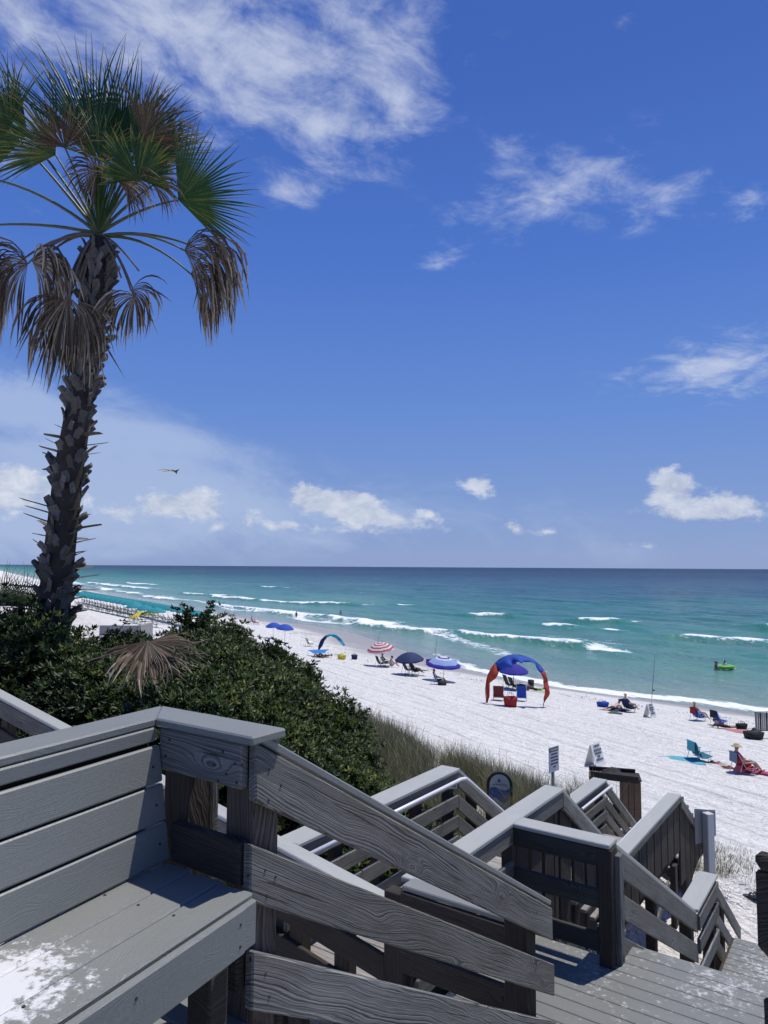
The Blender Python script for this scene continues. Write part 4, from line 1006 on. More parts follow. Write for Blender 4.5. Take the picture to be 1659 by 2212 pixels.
frond(hubp(215, 350, -.25), im(0, -.4), toc, .8, 2.6, 1.8, PALMG, 32, 40, .35, CR, .05)
frond(hubp(300, 345, .2), im(.7, -1)+Vector((0, .2, 0)), toc, 1.12, 1.7, .18, PALMG, 52, 40, .08, CR, .0, ragged=.12, split=.55)
frond(hubp(330, 400, -.2), im(.9, -.2), toc, .55, 2.6, 5.0, PALMD, 54, 36, .8, CR, .1, ex=.4)
frond(hubp(270, 395, -.4), im(.4, .1), toc, .60, 2.6, 5.0, PALMD, 55, 36, .8, None, ex=.4)
frond(hubp(210, 372, -.35), im(-.2, .0), toc, .55, 2.8, 5.0, PALMD, 56, 36, .6, None, ex=.4)
frond(hubp(20, 280, -.2), im(-.6, -.8), toc, 1.1, 2.0, 1.5, PALMG, 59, 40, .45, CR, .1, ragged=.3)
# unopened spears at the heart
for k, (px, L) in enumerate(((196, .75), (206, .95), (216, 1.05), (226, .9), (238, .75))):
    frond(hubp(213, 500, -.12), im((px-213)/55., -1), toc, L, .22, .02, PALMG, 40+k, 10, .05, None, split=.9)
# fronds whose stalks reach out of the picture on the left
frond(hubp(-60, 380, -.3), im(-1, .1), toc, 1.1, 2.4, .9, PALMG, 13, 40, .2, CR, .40)
frond(hubp(-70, 492, .3), im(-1, .35), toc, 1.1, 2.4, 1.2, PALMG, 14, 40, .3, CR, .22)
# hanging dead fronds
def dead(px, py, dirx, Rr, spread, droop, seed, sag=.35, dy=0.0, nseg=44, n=None, brown=.6, tilt=.0, mat=None):
    return frond(hubp(px, py, dy), im(dirx, tilt), n or toc, Rr, spread, droop, mat or PALMD, seed, nseg, brown, CR - Vector((0, 0, .05)), sag, ragged=.28, split=.62, petm=PET if px > 350 else PETD, ex=.35)
dead(398, 541, 1.0, 1.28, 2.3, 5.0, 15, .30, -.1, 52); dead(412, 592, .75, 1.0, 2.4, 5.5, 16, .42, .15, 46, brown=.45)
dead(436, 540, 1.0, 1.22, 1.8, 6.5, 17, .30, .05, 42, brown=.8)
dead(60, 570, -.5, 1.15, 2.6, 6.0, 18, .45, -.1, 50); dead(85, 572, .4, 1.05, 2.4, 7.0, 19, .4, .2, 44); dead(30, 576, -.9, 1.1, 2.2, 6.0, 34, .4, .1, 44, brown=.4); dead(70, 566, .2, .95, 2.6, 6.0, 36, .4, -.3, 40, brown=.9)
dead(148, 640, -.05, 1.18, 1.9, 1.5, 20, .50, -.42, 56, n=Vector((.25, -1, .1)), tilt=1.0, brown=.75)
dead(135, 645, -.6, 1.08, 2.0, 5.0, 21, .5, -.25, 42, tilt=.4); dead(170, 652, .35, .98, 1.6, 4.5, 22, .5, -.35, 38, tilt=.5); dead(150, 650, -.2, 1.15, 1.4, 4.0, 37, .5, -.1, 38, tilt=.8, brown=.4)
dead(283, 628, .6, .66, 2.2, 6.5, 23, .42, -.1, 34, tilt=.1); dead(292, 640, -.5, .70, 2.0, 6.0, 24, .38, -.2, 32, tilt=.2, brown=.9)
for k, (px, py, dx_) in enumerate(((143, 625, -.1), (172, 600, .0), (300, 585, .2), (262, 600, .1))):
    p1 = hubp(px, py, -.3); mid = CR.lerp(p1, .45) + Vector((0, 0, .18))
    pts = [CR*(1-u)**2 + mid*2*u*(1-u) + p1*u*u for u in [i/7 for i in range(8)]]
    link('leaf_stalk', tube_mesh('leaf_stalk', pts, [.026-.0015*i for i in range(8)], 6), PETD, palm)
# fallen dead frond lying on the hedge
hub = at(318, 1388, 8.6)
dfr = empty('fallen_palm_frond', hub, 'dead brown palm frond lying on top of the hedge', 'palm frond')
_palm = palm; palm = dfr
frond(hub, im(.55, .55)+Vector((0, -.5, 0)), Vector((.1, -.4, 1)), .62, 3.6, 1.6, PALMD, 60, 50, .5, None, ragged=.2, split=.6)
frond(hub + Vector((.02, -.05, .03)), im(.1, .6)+Vector((0, -.6, 0)), Vector((.1, -.4, 1)), .5, 2.6, 2.2, PALMD, 61, 40, .6, None, ragged=.25, split=.5)
palm = _palm
# yucca-like clump and fence stub at the far left
yc = empty('yucca_clump', at(25, 1310, 12.5), 'spiky green clump left of the palm trunk', 'plant')
palm = yc
for k, (px, py) in enumerate(((15, 1300), (40, 1302), (0, 1296), (60, 1306))):
    frond(at(px, py, 12.4+k*.1), Vector((0, 0, 1)), Vector((0, -1, .2)), .52, 3.0, .5, PALMG, 70+k, 26, .25, None, ragged=.25, split=.25)
palm = _palm

# ================================================================== THINGS ON THE BEACH
def cloth(name, c, transl=0.25, rough=.8): return plain(name, c, rough, .10, 6.0, .15, 0, transl)
ALU = plain('chair_tube', (.55, .55, .56), .35, .05, 9, 0, .8); DARKM = plain('dark_tube', (.03, .03, .035), .4)
WPOLE = plain('white_pole', (.75, .75, .75), .4, .05)
def local(p, hd): return Matrix.Translation(p) @ Matrix.Rotation(hd, 4, 'Z')
FACE = math.atan2(.42, .90)     # most seats look out to sea on the right
def umbrella(label, base, top, width, mats, rings=None, seq=None, tilt=(0, 0), cat='umbrella', valance=True, group=None, name='beach_umbrella', pole=None, nrib=8):
    b_ = spot(*base); Y = b_.y; h = (base[1]-top)/F*Y*1.02; r_ = width/2/F*Y
    return umbrella3(label, b_, h, r_, mats, tilt, group, name, pole, nrib, seq)
def canopy_mesh(h, r_, nm, nrib=8, dip=.36):
    V = [(0, 0, h)]; Fc = []; mi = []; n = nrib*2; K = 8
    for k in range(1, K+1):
        u = k/K
        for i in range(n):
            a = 2*math.pi*i/n; rr2 = r_*u*(1.0 if i % 2 == 0 else .965-.02*u)
            z = h - dip*r_*(u**1.9)*1.25 - (0 if i % 2 == 0 else -.012*r_)
            V.append((rr2*math.cos(a), rr2*math.sin(a), z))
    o = 1+(K-1)*n
    for i in range(n):
        a = 2*math.pi*i/n; V.append((r_*1.0*math.cos(a), r_*1.0*math.sin(a), h-dip*r_*1.25-.07*r_-(0.02*r_ if i % 2 else 0)))
    for i in range(n): Fc.append((0, 1+i, 1+(i+1) % n)); mi.append(0)
    for k in range(K):
        for i in range(n): a0 = 1+k*n; Fc.append((a0+i, a0+n+i, a0+n+(i+1) % n, a0+(i+1) % n)); mi.append(min(k+1, K))
    return V, Fc, mi
def umbrella3(label, p, h, r_, mats, tilt=(0, 0), group=None, name='beach_umbrella', pole=None, nrib=8, seq=None):
    e = empty(name, p, label, 'umbrella', group)
    V, Fc, mi = canopy_mesh(h, r_, len(mats), nrib)
    me = bpy.data.meshes.new('canopy'); me.from_pydata(V, [], Fc); me.update()
    for m in mats: me.materials.append(m)
    if len(mats) > 1:
        sq = seq or [i % len(mats) for i in range(12)]
        for pl, k in zip(me.polygons, mi): pl.material_index = sq[k]
    M = Matrix.Translation(p) @ Matrix.Translation((0, 0, h*.75)) @ Matrix.Rotation(tilt[0], 4, 'X') @ Matrix.Rotation(tilt[1], 4, 'Y') @ Matrix.Translation((0, 0, -h*.75))
    c = link('canopy', me, None, e, M)
    link('pole', tube_mesh('pole', [(0, 0, -.15), (0, 0, h*.5), (0, 0, h+.06)], [.022, .020, .016], 8), pole or WPOLE, e, Matrix.Translation(p) @ Matrix.Rotation(tilt[0]*.25, 4, 'X') @ Matrix.Rotation(tilt[1]*.25, 4, 'Y'))
    for i in range(nrib):
        a = 2*math.pi*i/nrib
        link('rib', tube_mesh('rib', [(0, 0, h-.35*r_), (r_*.55*math.cos(a), r_*.55*math.sin(a), h-.17*r_)], .006, 4, False), DARKM, c, M)
    return e
def sheet(name, pts, thick=.006):      # a quad strip cloth
    return poly_mesh(name, pts, [tuple(range(len(pts)))], thick)
def chair(label, p, hd, fab, back=.62, recl=.50, name='beach_chair', frame=None, wid=.56, towel=None, seat_h=.24, group=None, legrest=0.0, high=False):
    """low folding chair: sling seat, reclined back, tube legs, armrests"""
    e = empty(name, p, label, 'chair', group); M = local(p, hd); fr = frame or ALU; w = wid/2
    sh = seat_h
    bx, bz = -math.sin(recl)*back, math.cos(recl)*back
    S = [(-.02, -w, sh-.04), (.22, -w, sh-.05), (.46, -w, sh+.04), (.46, w, sh+.04), (.22, w, sh-.05), (-.02, w, sh-.04)]
    link('seat', poly_mesh('seat', S, [(0, 1, 4, 5), (1, 2, 3, 4)], .012), fab, e, M)
    Bk = [(0, -w, sh), (bx*.5-.04, -w, sh+bz*.5), (bx, -w, sh+bz), (bx, w, sh+bz), (bx*.5-.04, w, sh+bz*.5), (0, w, sh)]
    link('backrest', poly_mesh('backrest', Bk, [(0, 1, 4, 5), (1, 2, 3, 4)], .012), fab, e, M)
    for s in (-1, 1):
        y = s*(w+.015)
        link('side_rail', tube_mesh('side_rail', [(bx, y, sh+bz), (0, y, sh), (.48, y, sh+.03)], .013, 6), fr, e, M)
        link('leg', tube_mesh('leg', [(.40, y, sh+.02), (.30, y, 0.0), (-.10, y, -.02)], .012, 6), fr, e, M)
        link('leg', tube_mesh('leg', [(bx*.45, y, sh+bz*.45), (-.30, y, .0)], .012, 6), fr, e, M)
        link('armrest', box_mesh('armrest', .16, s*(w+.02), sh+.24, .46, .05, .025, .008), fr, e, M)
        link('leg', tube_mesh('leg', [(.34, y, sh+.23), (.24, y, .02)], .010, 6), fr, e, M)
    if legrest: link('leg_rest', poly_mesh('leg_rest', [(.46, -w, sh+.03), (.46+legrest, -w, sh-.02), (.46+legrest, w, sh-.02), (.46, w, sh+.03)], [(0, 1, 2, 3)], .012), fab, e, M)
    if towel is not None:
        T = [(bx-.05, -w*.8, sh+bz*.35), (bx-.035, -w*.8, sh+bz+.02), (bx+.03, -w*.8, sh+bz+.02), (bx*.6+.03, -w*.8, sh+bz*.55)]
        V = T + [(x, w*.75, z) for x, y, z in T]
        link('towel_drape', poly_mesh('towel_drape', V, [(0, 1, 5, 4), (1, 2, 6, 5), (2, 3, 7, 6)], .015), towel, e, M)
    return e
SKIN = [plain('skin_tan', (.42, .24, .16), .55, .08), plain('skin_pink', (.58, .36, .28), .55, .08), plain('skin_brown', (.16, .085, .055), .55, .08)]
HAIRS = dict(dark=plain('dark_hair', (.025, .018, .014), .6), blond=plain('blond_hair', (.42, .32, .19), .6), grey=plain('grey_hair', (.35, .33, .31), .7))
POSES = {
 'stand': dict(pel=(0, 0, .95), bel=(0, 0, 1.12), che=(.0, 0, 1.32), nec=(.0, 0, 1.48), hea=(.02, 0, 1.60), top=(.02, 0, 1.70), sh=(0, .19, 1.40), el=(-.02, .27, 1.12), wr=(.10, .26, .90), hi=(0, .10, .90), kn=(.03, .11, .48), an=(0, .11, .06), to=(.16, .13, .02)),
 'chair': dict(pel=(.06, 0, .33), bel=(-.04, 0, .50), che=(-.16, 0, .70), nec=(-.21, 0, .86), hea=(-.19, 0, .98), top=(-.18, 0, 1.08), sh=(-.19, .18, .79), el=(.0, .26, .56), wr=(.24, .24, .52), hi=(.10, .10, .32), kn=(.50, .12, .46), an=(.82, .12, .08), to=(.95, .14, .14)),
 'ground': dict(pel=(0, 0, .13), bel=(-.02, 0, .30), che=(.02, 0, .50), nec=(.07, 0, .65), hea=(.13, 0, .76), top=(.14, 0, .86), sh=(.04, .18, .57), el=(.18, .25, .36), wr=(.38, .18, .36), hi=(.05, .10, .12), kn=(.42, .14, .40), an=(.66, .12, .07), to=(.80, .13, .04)),
 'prone': dict(pel=(0, 0, .15), bel=(.18, 0, .17), che=(.40, 0, .24), nec=(.54, 0, .36), hea=(.62, 0, .46), top=(.66, 0, .55), sh=(.46, .18, .28), el=(.62, .24, .05), wr=(.84, .14, .06), hi=(-.05, .10, .13), kn=(-.46, .13, .08), an=(-.88, .14, .08), to=(-.99, .14, .03)),
 'supine': dict(pel=(0, 0, .12), bel=(.18, 0, .14), che=(.40, 0, .15), nec=(.56, 0, .15), hea=(.68, 0, .17), top=(.78, 0, .18), sh=(.46, .18, .14), el=(.22, .28, .08), wr=(.0, .26, .06), hi=(-.05, .10, .12), kn=(-.38, .13, .38), an=(-.70, .12, .06), to=(-.82, .12, .06)),
}
def person(label, p, hd, pose, skin=0, hair='dark', top=None, bottom=None, hat=None, sc=1.0, female=False, dz=0.0, group=None, look=0.0):
    q = POSES[pose]; V = []; E = []; Rd = []; zone = []
    def v(pt, r_, par=None, zn=0):
        V.append(Vector(pt)); Rd.append(r_); zone.append(zn)
        if par is not None: E.append((par, len(V)-1))
        return len(V)-1
    k = .92 if female else 1.0
    pel = v(q['pel'], (.135, .12), None, 2); bel = v(q['bel'], (.125*k, .10), pel, 1); che = v(q['che'], (.15*k, .115), bel, 1)
    nec = v(q['nec'], (.055, .055), che); hea = v(q['hea'], (.082, .088), nec); tp = v(q['top'], (.070, .078), hea)
    d_face = Vector((1, 0, 0)) if pose != 'supine' else Vector((0, 0, 1))
    v(Vector(q['hea']) + d_face*.098 - Vector((0, 0, .012)), (.014, .016), hea)
    for s in (-1, 1):
        f = lambda n: (q[n][0], q[n][1]*s, q[n][2])
        sh = v(f('sh'), (.058*k, .058*k), che, 1); el = v(f('el'), (.042, .042), sh, 0); wr = v(f('wr'), (.028, .028), el)
        d = (Vector(f('wr'))-Vector(f('el'))).normalized(); side = d.cross(Vector((0, 0, 1))).normalized() if abs(d.z) < .9 else Vector((1, 0, 0))
        pm = v(Vector(f('wr'))+d*.07, (.034, .020), wr)
        for fi, (o_, L) in enumerate(((-.03, .075), (-.01, .088), (.011, .082), (.03, .064))):
            m_ = v(V[pm]+d*.04+side*o_, (.009, .009), pm); v(V[pm]+d*L+side*o_*1.1-Vector((0, 0, .018)), (.008, .008), m_)
        m_ = v(V[wr]+d*.05+side*s*.045, (.010, .010), wr); v(V[wr]+d*.085+side*s*.055, (.009, .009), m_)
        hi = v(f('hi'), (.088, .088), pel, 2); kn = v(f('kn'), (.056, .056), hi, 0); an = v(f('an'), (.036, .036), kn); v(f('to'), (.035, .025), an)
    me = bpy.data.meshes.new('person'); me.from_pydata([tuple(x) for x in V], E, []); me.update()
    o = bpy.data.objects.new('tmp_body', me); col.objects.link(o)
    md = o.modifiers.new('Skin', 'SKIN'); md.use_smooth_shade = True
    for i, sv in enumerate(me.skin_vertices[0].data): sv.radius = Rd[i]; sv.use_root = (i == 0)
    sb = o.modifiers.new('Sub', 'SUBSURF'); sb.levels = 1; sb.render_levels = 1
    dg = bpy.context.evaluated_depsgraph_get(); ev = o.evaluated_get(dg); m2 = bpy.data.meshes.new_from_object(ev)
    bpy.data.objects.remove(o, do_unlink=True)
    m2.materials.clear(); m2.materials.append(SKIN[skin]); m2.materials.append(top or SKIN[skin]); m2.materials.append(bottom or SKIN[skin])
    VV = np.array([tuple(x) for x in V])
    mids = []; zn = []
    for a, b_ in E:
        for u in (0.0, .35, .7, 1.0):
            mids.append(VV[a]*(1-u)+VV[b_]*u); zn.append(zone[a] if u < .5 else zone[b_])
    mids = np.array(mids)
    for pl in m2.polygons:
        c = np.array(pl.center); pl.material_index = zn[int(((mids-c)**2).sum(1).argmin())]
    M = local(Vector(p)+Vector((0, 0, dz)), hd) @ Matrix.Scale(sc, 4)
    po = tag(link('person', m2, None, None, M), label, 'person', group)
    hc = Vector(q['hea']).lerp(Vector(q['top']), .62); up_ = (Vector(q['top'])-Vector(q['nec'])).normalized()
    bm = bmesh.new(); bmesh.ops.create_uvsphere(bm, u_segments=14, v_segments=9, radius=.105)
    for vv in bm.verts:
        if vv.co.z < -.01: vv.co.z *= (1.5 if female else .6); vv.co.x = min(vv.co.x, .0)
    link('hair', bm_mesh('hair', bm, True), HAIRS[hair], po, M @ Matrix.Translation(hc - Vector((.015, 0, 0))) @ up_.to_track_quat('Z', 'Y').to_matrix().to_4x4())
    if hat:
        me = tube_mesh('hat', [(0, 0, 0), (0, 0, .012), (0, 0, .02), (0, 0, .10), (0, 0, .12)], [.22, .21, .12, .10, .03], 16)
        link('hat', me, hat, po, M @ Matrix.Translation(Vector(q['top']) + up_*-.02))
    return po
def heap(label, p, sx, sy, h, mat, name='towel', cat='towel', seed=1, rot=0.0, flat=.25):
    """crumpled cloth lying on the sand"""
    g_ = np.random.default_rng(seed); n = 12
    u = np.linspace(-1, 1, n); X_, Y_ = np.meshgrid(u, u)
    Zz = h*(flat + (1-flat)*vnoise(X_*2.2+seed, Y_*2.2+3, seed))*np.clip(1.25-np.maximum(abs(X_), abs(Y_)), .18, 1)
    X2 = X_*sx/2*(1+.18*(vnoise(Y_*2+9, X_*2, seed+1)-.5)); Y2 = Y_*sy/2*(1+.25*(vnoise(X_*2+4, Y_*2, seed+2)-.5))
    V = np.stack([X2, Y2, Zz], -1).reshape(-1, 3); i = (np.arange(n-1)[:, None]*n+np.arange(n-1)[None]).ravel()
    me = from_np(name, V, np.stack([i, i+1, i+1+n, i+n], 1), True)
    bm = bmesh.new(); bm.from_mesh(me); bmesh.ops.solidify(bm, geom=list(bm.faces), thickness=.012); bm.to_mesh(me); bm.free()
    return tag(link(name, me, mat, None, Matrix.Translation(p) @ Matrix.Rotation(rot, 4, 'Z')), label, cat)
def bag(label, p, w, d_, h, mat, name='beach_bag', rot=0.3, handles=True, cat='bag'):
    e = empty(name, p, label, cat); M = local(p, rot)
    bm = bmesh.new(); bmesh.ops.create_cube(bm, size=1.0); bmesh.ops.subdivide_edges(bm, edges=list(bm.edges), cuts=2)
    for v_ in bm.verts:
        k = 1 + .18*(v_.co.z+.5); v_.co = Vector((v_.co.x*w*k, v_.co.y*d_*k, (v_.co.z+.5)*h)) + Vector((mnoise.noise(v_.co*3.1), mnoise.noise(v_.co*2.7+Vector((3, 1, 2))), 0))*.02
    link('body', bm_mesh('body', bm, True), mat, e, M)
    if handles:
        for s in (-1, 1): link('handle', tube_mesh('handle', [(-w*.25, s*d_*.5, h), (-w*.2, s*d_*.4, h*1.35), (w*.2, s*d_*.4, h*1.35), (w*.25, s*d_*.5, h)], .012, 6), mat, e, M)
    return e
def rod(label, base, tip, reel=True):
    p = spot(*base); Y = p.y; q = at(tip[0], tip[1], Y); e = empty('fishing_rod', p, label, 'fishing rod')
    link('holder', tube_mesh('holder', [p - Vector((0, 0, .2)), p.lerp(q, .16)], .028, 8), WPOLE, e)
    link('blank', tube_mesh('blank', [p.lerp(q, .06), p.lerp(q, .4), p.lerp(q, .75), q], [.022, .018, .012, .006], 6), DARKM, e)
    if reel:
        c = p.lerp(q, .30) + Vector((.10, 0, 0)); bm = bmesh.new(); bmesh.ops.create_cone(bm, cap_ends=True, segments=10, radius1=.06, radius2=.05, depth=.10)
        link('reel', bm_mesh('reel', bm), DARKM, e, Matrix.Translation(c) @ Matrix.Rotation(1.57, 4, 'X'))
# ---- colours
C_BLUE = cloth('royal_blue_cloth', (.02, .085, .46)); C_NAVY = cloth('navy_cloth', (.012, .030, .11), .15); C_RED = cloth('red_cloth', (.42, .035, .035), .3); C_WHITE = cloth('white_cloth', (.75, .74, .73), .3)
C_PURP = cloth('indigo_cloth', (.035, .03, .34), .3); C_TEAL = cloth('teal_cloth', (.02, .28, .32), .25); C_TURQ = cloth('turquoise_cloth', (.05, .42, .55), .35); C_LBLUE = cloth('pale_blue_cloth', (.30, .42, .72), .3)
C_ORED = cloth('orange_red_cloth', (.50, .06, .035), .35); C_MAR = cloth('maroon_cloth', (.14, .025, .025), .1); C_BLK = cloth('black_cloth', (.015, .015, .018), .05); C_CREAM = cloth('cream_cloth', (.52, .50, .38), .2)
C_PINK = cloth('pink_cloth', (.55, .12, .18), .2); C_YEL = cloth('yellow_cloth', (.75, .62, .05), .3); C_GREY = cloth('grey_cloth', (.22, .22, .22), .1); C_AQUA = cloth('aqua_cloth', (.10, .42, .52), .2); C_GRN = cloth('lime_plastic', (.22, .62, .05), .2, .4)
STRAW = plain('straw', (.45, .36, .20), .8, .2, 30, .4); C_STRIPE = cloth('striped_grey_cloth', (.35, .34, .33), .1); C_ORNG = cloth('orange_cloth', (.60, .16, .05), .2)

# ---- two blue umbrellas and pale chair near the water
umbrella('bright blue umbrella standing behind another blue umbrella', (590, 1379), 1346.5, 33, [C_BLUE], tilt=(.1, -.05)); umbrella('bright blue umbrella in front of its twin near the hedge', (615, 1388), 1350, 38, [C_BLUE], tilt=(.1, .08))
p = spot(667, 1396); chair('cream folding chair standing alone near the wet sand', p, FACE+.1, C_CREAM, .75, .45)
p = spot(546, 1348); chair('far folding chair by the water left of two blue umbrellas', p, FACE, C_MAR); p2 = spot(553, 1349); chair('far folding chair beside its twin at the water edge', p2, FACE, C_PINK)
person('far person sitting in a chair at the water edge', p, FACE, 'chair', 1, 'dark', C_PINK, C_BLK)
# ---- turquoise shade sail
def strip_shade(label, base_px, outer, inner, org, sc, mats, breaks, cat='beach shade', name='wind_shade', billow=.35, pole=None):
    Y = spot(*base_px).y; gp = spot(*base_px)
    e = empty(name, gp, label, cat)
    o3 = [at(org[0]+x*sc, org[1]+y*sc, Y) for x, y in outer]; i3 = [at(org[0]+x*sc, org[1]+y*sc, Y) for x, y in inner]
    n = len(o3); rows = []
    for k, (a, b_) in enumerate(zip(o3, i3)):
        u = k/(n-1); bl = billow*math.sin(math.pi*u)
        row = []
        for j in range(5):
            w = j/4; row.append(a.lerp(b_, w) + Vector((0, -bl*math.sin(w*1.57)*(.8+.4*math.sin(k*2.1)) - .12*math.sin(k*1.7+w*3), 0)))
        rows.append(row)
    V = [tuple(v) for r_ in rows for v in r_]
    for (k0, k1), m in zip(breaks, mats):
        Fc = [(k*5+j, k*5+j+1, (k+1)*5+j+1, (k+1)*5+j) for k in range(k0, k1) for j in range(4)]
        me = poly_mesh('shade_panel', V, Fc, 0.0, True)
        bm = bmesh.new(); bm.from_mesh(me); bmesh.ops.delete(bm, geom=[v for v in bm.verts if not v.link_faces], context='VERTS'); bmesh.ops.subdivide_edges(bm, edges=list(bm.edges), cuts=1, use_grid_fill=True, smooth=.6); bmesh.ops.solidify(bm, geom=list(bm.faces), thickness=.008); bm.to_mesh(me); bm.free()
        link('shade_panel', me, m, e)
    link('arch_pole', tube_mesh('arch_pole', [v + Vector((0, .02, 0)) for v in o3], .014, 6), pole or DARKM, e)
    return e
strip_shade('turquoise arched wind shade above a low blue awning', (717, 1412), [(418, 600), (425, 535), (450, 470), (500, 422), (560, 403), (620, 416), (680, 465), (716, 525), (717, 585), (718, 645)],
            [(424, 598), (472, 530), (490, 482), (520, 442), (560, 424), (620, 455), (670, 505), (704, 538), (713, 585), (716, 645)], (603.5, 1289), .1984, [C_NAVY, C_TURQ], [(0, 3), (3, 7)], billow=.25, pole=C_WHITE)
p = spot(697, 1420); e = empty('low_awning', p, 'low bright blue fabric awning under the turquoise shade', 'beach shade')
Yd = p.y; q4 = [at(665, 1404.5, Yd+.9), at(710, 1403, Yd+.6), at(700, 1411, Yd-.5), at(678, 1412, Yd-.4)]
link('canopy', poly_mesh('canopy', [tuple(v) for v in q4], [(0, 1, 2, 3)], .02), cloth('azure_cloth', (.04, .24, .62)), e)
for v in q4: link('pole', tube_mesh('pole', [v, Vector((v.x, v.y, gz(v.x, v.y)-.1))], .02, 6), WPOLE, e)
person('person lying in the shade of the blue awning, legs out', spot(700, 1420), FACE, 'supine', 0, 'dark', C_NAVY, C_NAVY); person('person half hidden under the blue awning on the left', spot(690, 1421), FACE+.4, 'supine', 2, 'dark', C_BLK, C_BLK)
bag('yellow beach bag right of the blue awning', spot(738, 1424), .65, .45, .38, C_YEL, rot=.2); bag('dark blue bucket alone on the sand', spot(765.5, 1424), .42, .42, .42, C_NAVY, name='bucket', cat='bucket')
# ---- striped umbrella group
umbrella('red and white ring striped umbrella leaning by the water', (822, 1440), 1390, 59, [C_WHITE, cloth('faded_red_cloth', (.48, .10, .10), .3)], tilt=(.18, -.12))
rod('fishing rod rising behind the striped umbrella', (813, 1405), (821, 1360))
p = spot(819, 1439); chair('dark folding chair under the striped umbrella', p, FACE, C_BLK, .7, .4)
person('dark skinned person seated under the striped umbrella', spot(830, 1438), FACE, 'chair', 2, 'dark', C_BLK, C_BLK); chair('chair of the person beside the striped umbrella', spot(830, 1438), FACE, C_GREY)
person('bare backed person in blue shorts sitting on the sand by the striped umbrella', spot(844, 1441), FACE, 'ground', 1, 'dark', None, C_LBLUE, sc=1.08)
heap('green towel lying beside the striped umbrella', spot(828, 1440), 1.1, .9, .12, cloth('sage_cloth', (.12, .20, .16)), seed=3)
# ---- navy umbrella group
umbrella('plain navy umbrella over two dark loungers', (884, 1459), 1411.5, 62, [C_NAVY], tilt=(.12, -.06))
for k, (x, y) in enumerate(((878, 1456), (893, 1459))):
    chair(('left' if k == 0 else 'right')+' dark lounger under the navy umbrella', spot(x, y), FACE, C_BLK, .85, .45, 'beach_lounger', DARKM, .6, None, .34, None, .75)
person('tanned person lying back on the lounger right of the navy umbrella', spot(893, 1459), FACE, 'chair', 0, 'dark', C_MAR, C_BLK, dz=.10)
p = spot(927, 1437); e = empty('cooler', p, 'red cooler with blue lid between navy and pale blue umbrellas', 'cooler')
link('box', box_mesh('box', 0, 0, .26, .55, .4, .5, .03), C_RED, e, local(p, .2)); link('lid', box_mesh('lid', 0, 0, .54, .58, .43, .07, .02), C_BLUE, e, local(p, .2))
rod('tall fishing rod behind the pale blue umbrella', (937, 1438), (946, 1362))
# ---- pale blue umbrella group
umbrella('pale blue and indigo patterned umbrella over one seated person', (958, 1472), 1421, 73, [C_WHITE, C_PURP, C_LBLUE], tilt=(.10, .06), seq=[0, 0, 1, 0, 2, 2, 2, 1, 1])
p = spot(943, 1479); chair('blue striped folding chair under the pale blue umbrella', p, FACE-.25, cloth('denim_cloth', (.10, .17, .30)), .7, .35)
person('person in a dark shirt and black shorts under the pale blue umbrella', p, FACE-.25, 'chair', 2, 'dark', C_GREY, C_BLK); bag('black bag at the foot of the pale blue umbrella', spot(955, 1481), .5, .3, .25, C_BLK, rot=.6)
# ---- red and blue arch
ORG, SC = (1014.9, 1371.5), .1323
strip_shade('tall red and blue arched wind shade on the sand', (1112, 1523), [(268, 1110), (252, 900), (270, 740), (300, 640), (345, 550), (410, 460), (480, 400), (560, 358), (640, 330), (720, 320), (810, 325), (900, 345), (985, 378), (1060, 422), (1135, 485), (1200, 560), (1245, 650), (1270, 740), (1290, 850), (1302, 950), (1262, 1030), (1212, 1110), (1197, 1170)],
            [(290, 1110), (322, 1000), (318, 780), (360, 725), (400, 690), (470, 590), (575, 515), (640, 500), (690, 470), (725, 420), (790, 425), (880, 432), (950, 420), (1010, 435), (1050, 490), (1120, 600), (1160, 690), (1180, 760), (1192, 860), (1200, 950), (1204, 1050), (1200, 1110), (1194, 1170)], ORG, SC, [C_ORED, C_BLUE, C_ORED], [(0, 5), (5, 15), (15, 22)], billow=.95)
umbrella('indigo umbrella seen through the red and blue arch', (1109.5, 1490), 1437, 63, [C_PURP], tilt=(.12, .02), pole=DARKM)
chair('left dark chair under the indigo umbrella', spot(1096, 1486), FACE-.1, C_BLK, .8, .35, frame=DARKM); chair('dark green chair beside the indigo umbrella pole', spot(1109, 1489), FACE-.1, cloth('bottle_green_cloth', (.015, .05, .045), .1), .75, .45, frame=DARKM)
chair('maroon chair inside the red and blue arch', spot(1077, 1514), 1.35, C_MAR, .72, .22, frame=ALU, wid=.62); chair('royal blue chair inside the red and blue arch', spot(1127, 1515), 1.3, C_BLUE, .78, .25, frame=WPOLE, wid=.58)
bag('large red tote bag between the two chairs of the arch', spot(1102.5, 1528), .62, .4, .62, C_RED, rot=.1); bag('dark bag right of the indigo umbrella', spot(1124, 1492), .5, .4, .45, C_BLK, rot=.4)
bag('small grey box beside the dark bag under the arch', spot(1136, 1491), .36, .3, .4, C_GREY, 'small_box', .2, False, 'box')
person('person reclining on a towel at the right inside the arch', spot(1157, 1493), FACE-.2, 'supine', 2, 'dark', C_GRN, C_BLK); heap('tan towel under the person at the right of the arch', spot(1159, 1495), 1.9, .9, .06, C_CREAM, seed=5, rot=.3)
bag('dark backpack left of the reclining person', spot(1147, 1489), .3, .3, .7, C_BLK, 'backpack', .3, False)
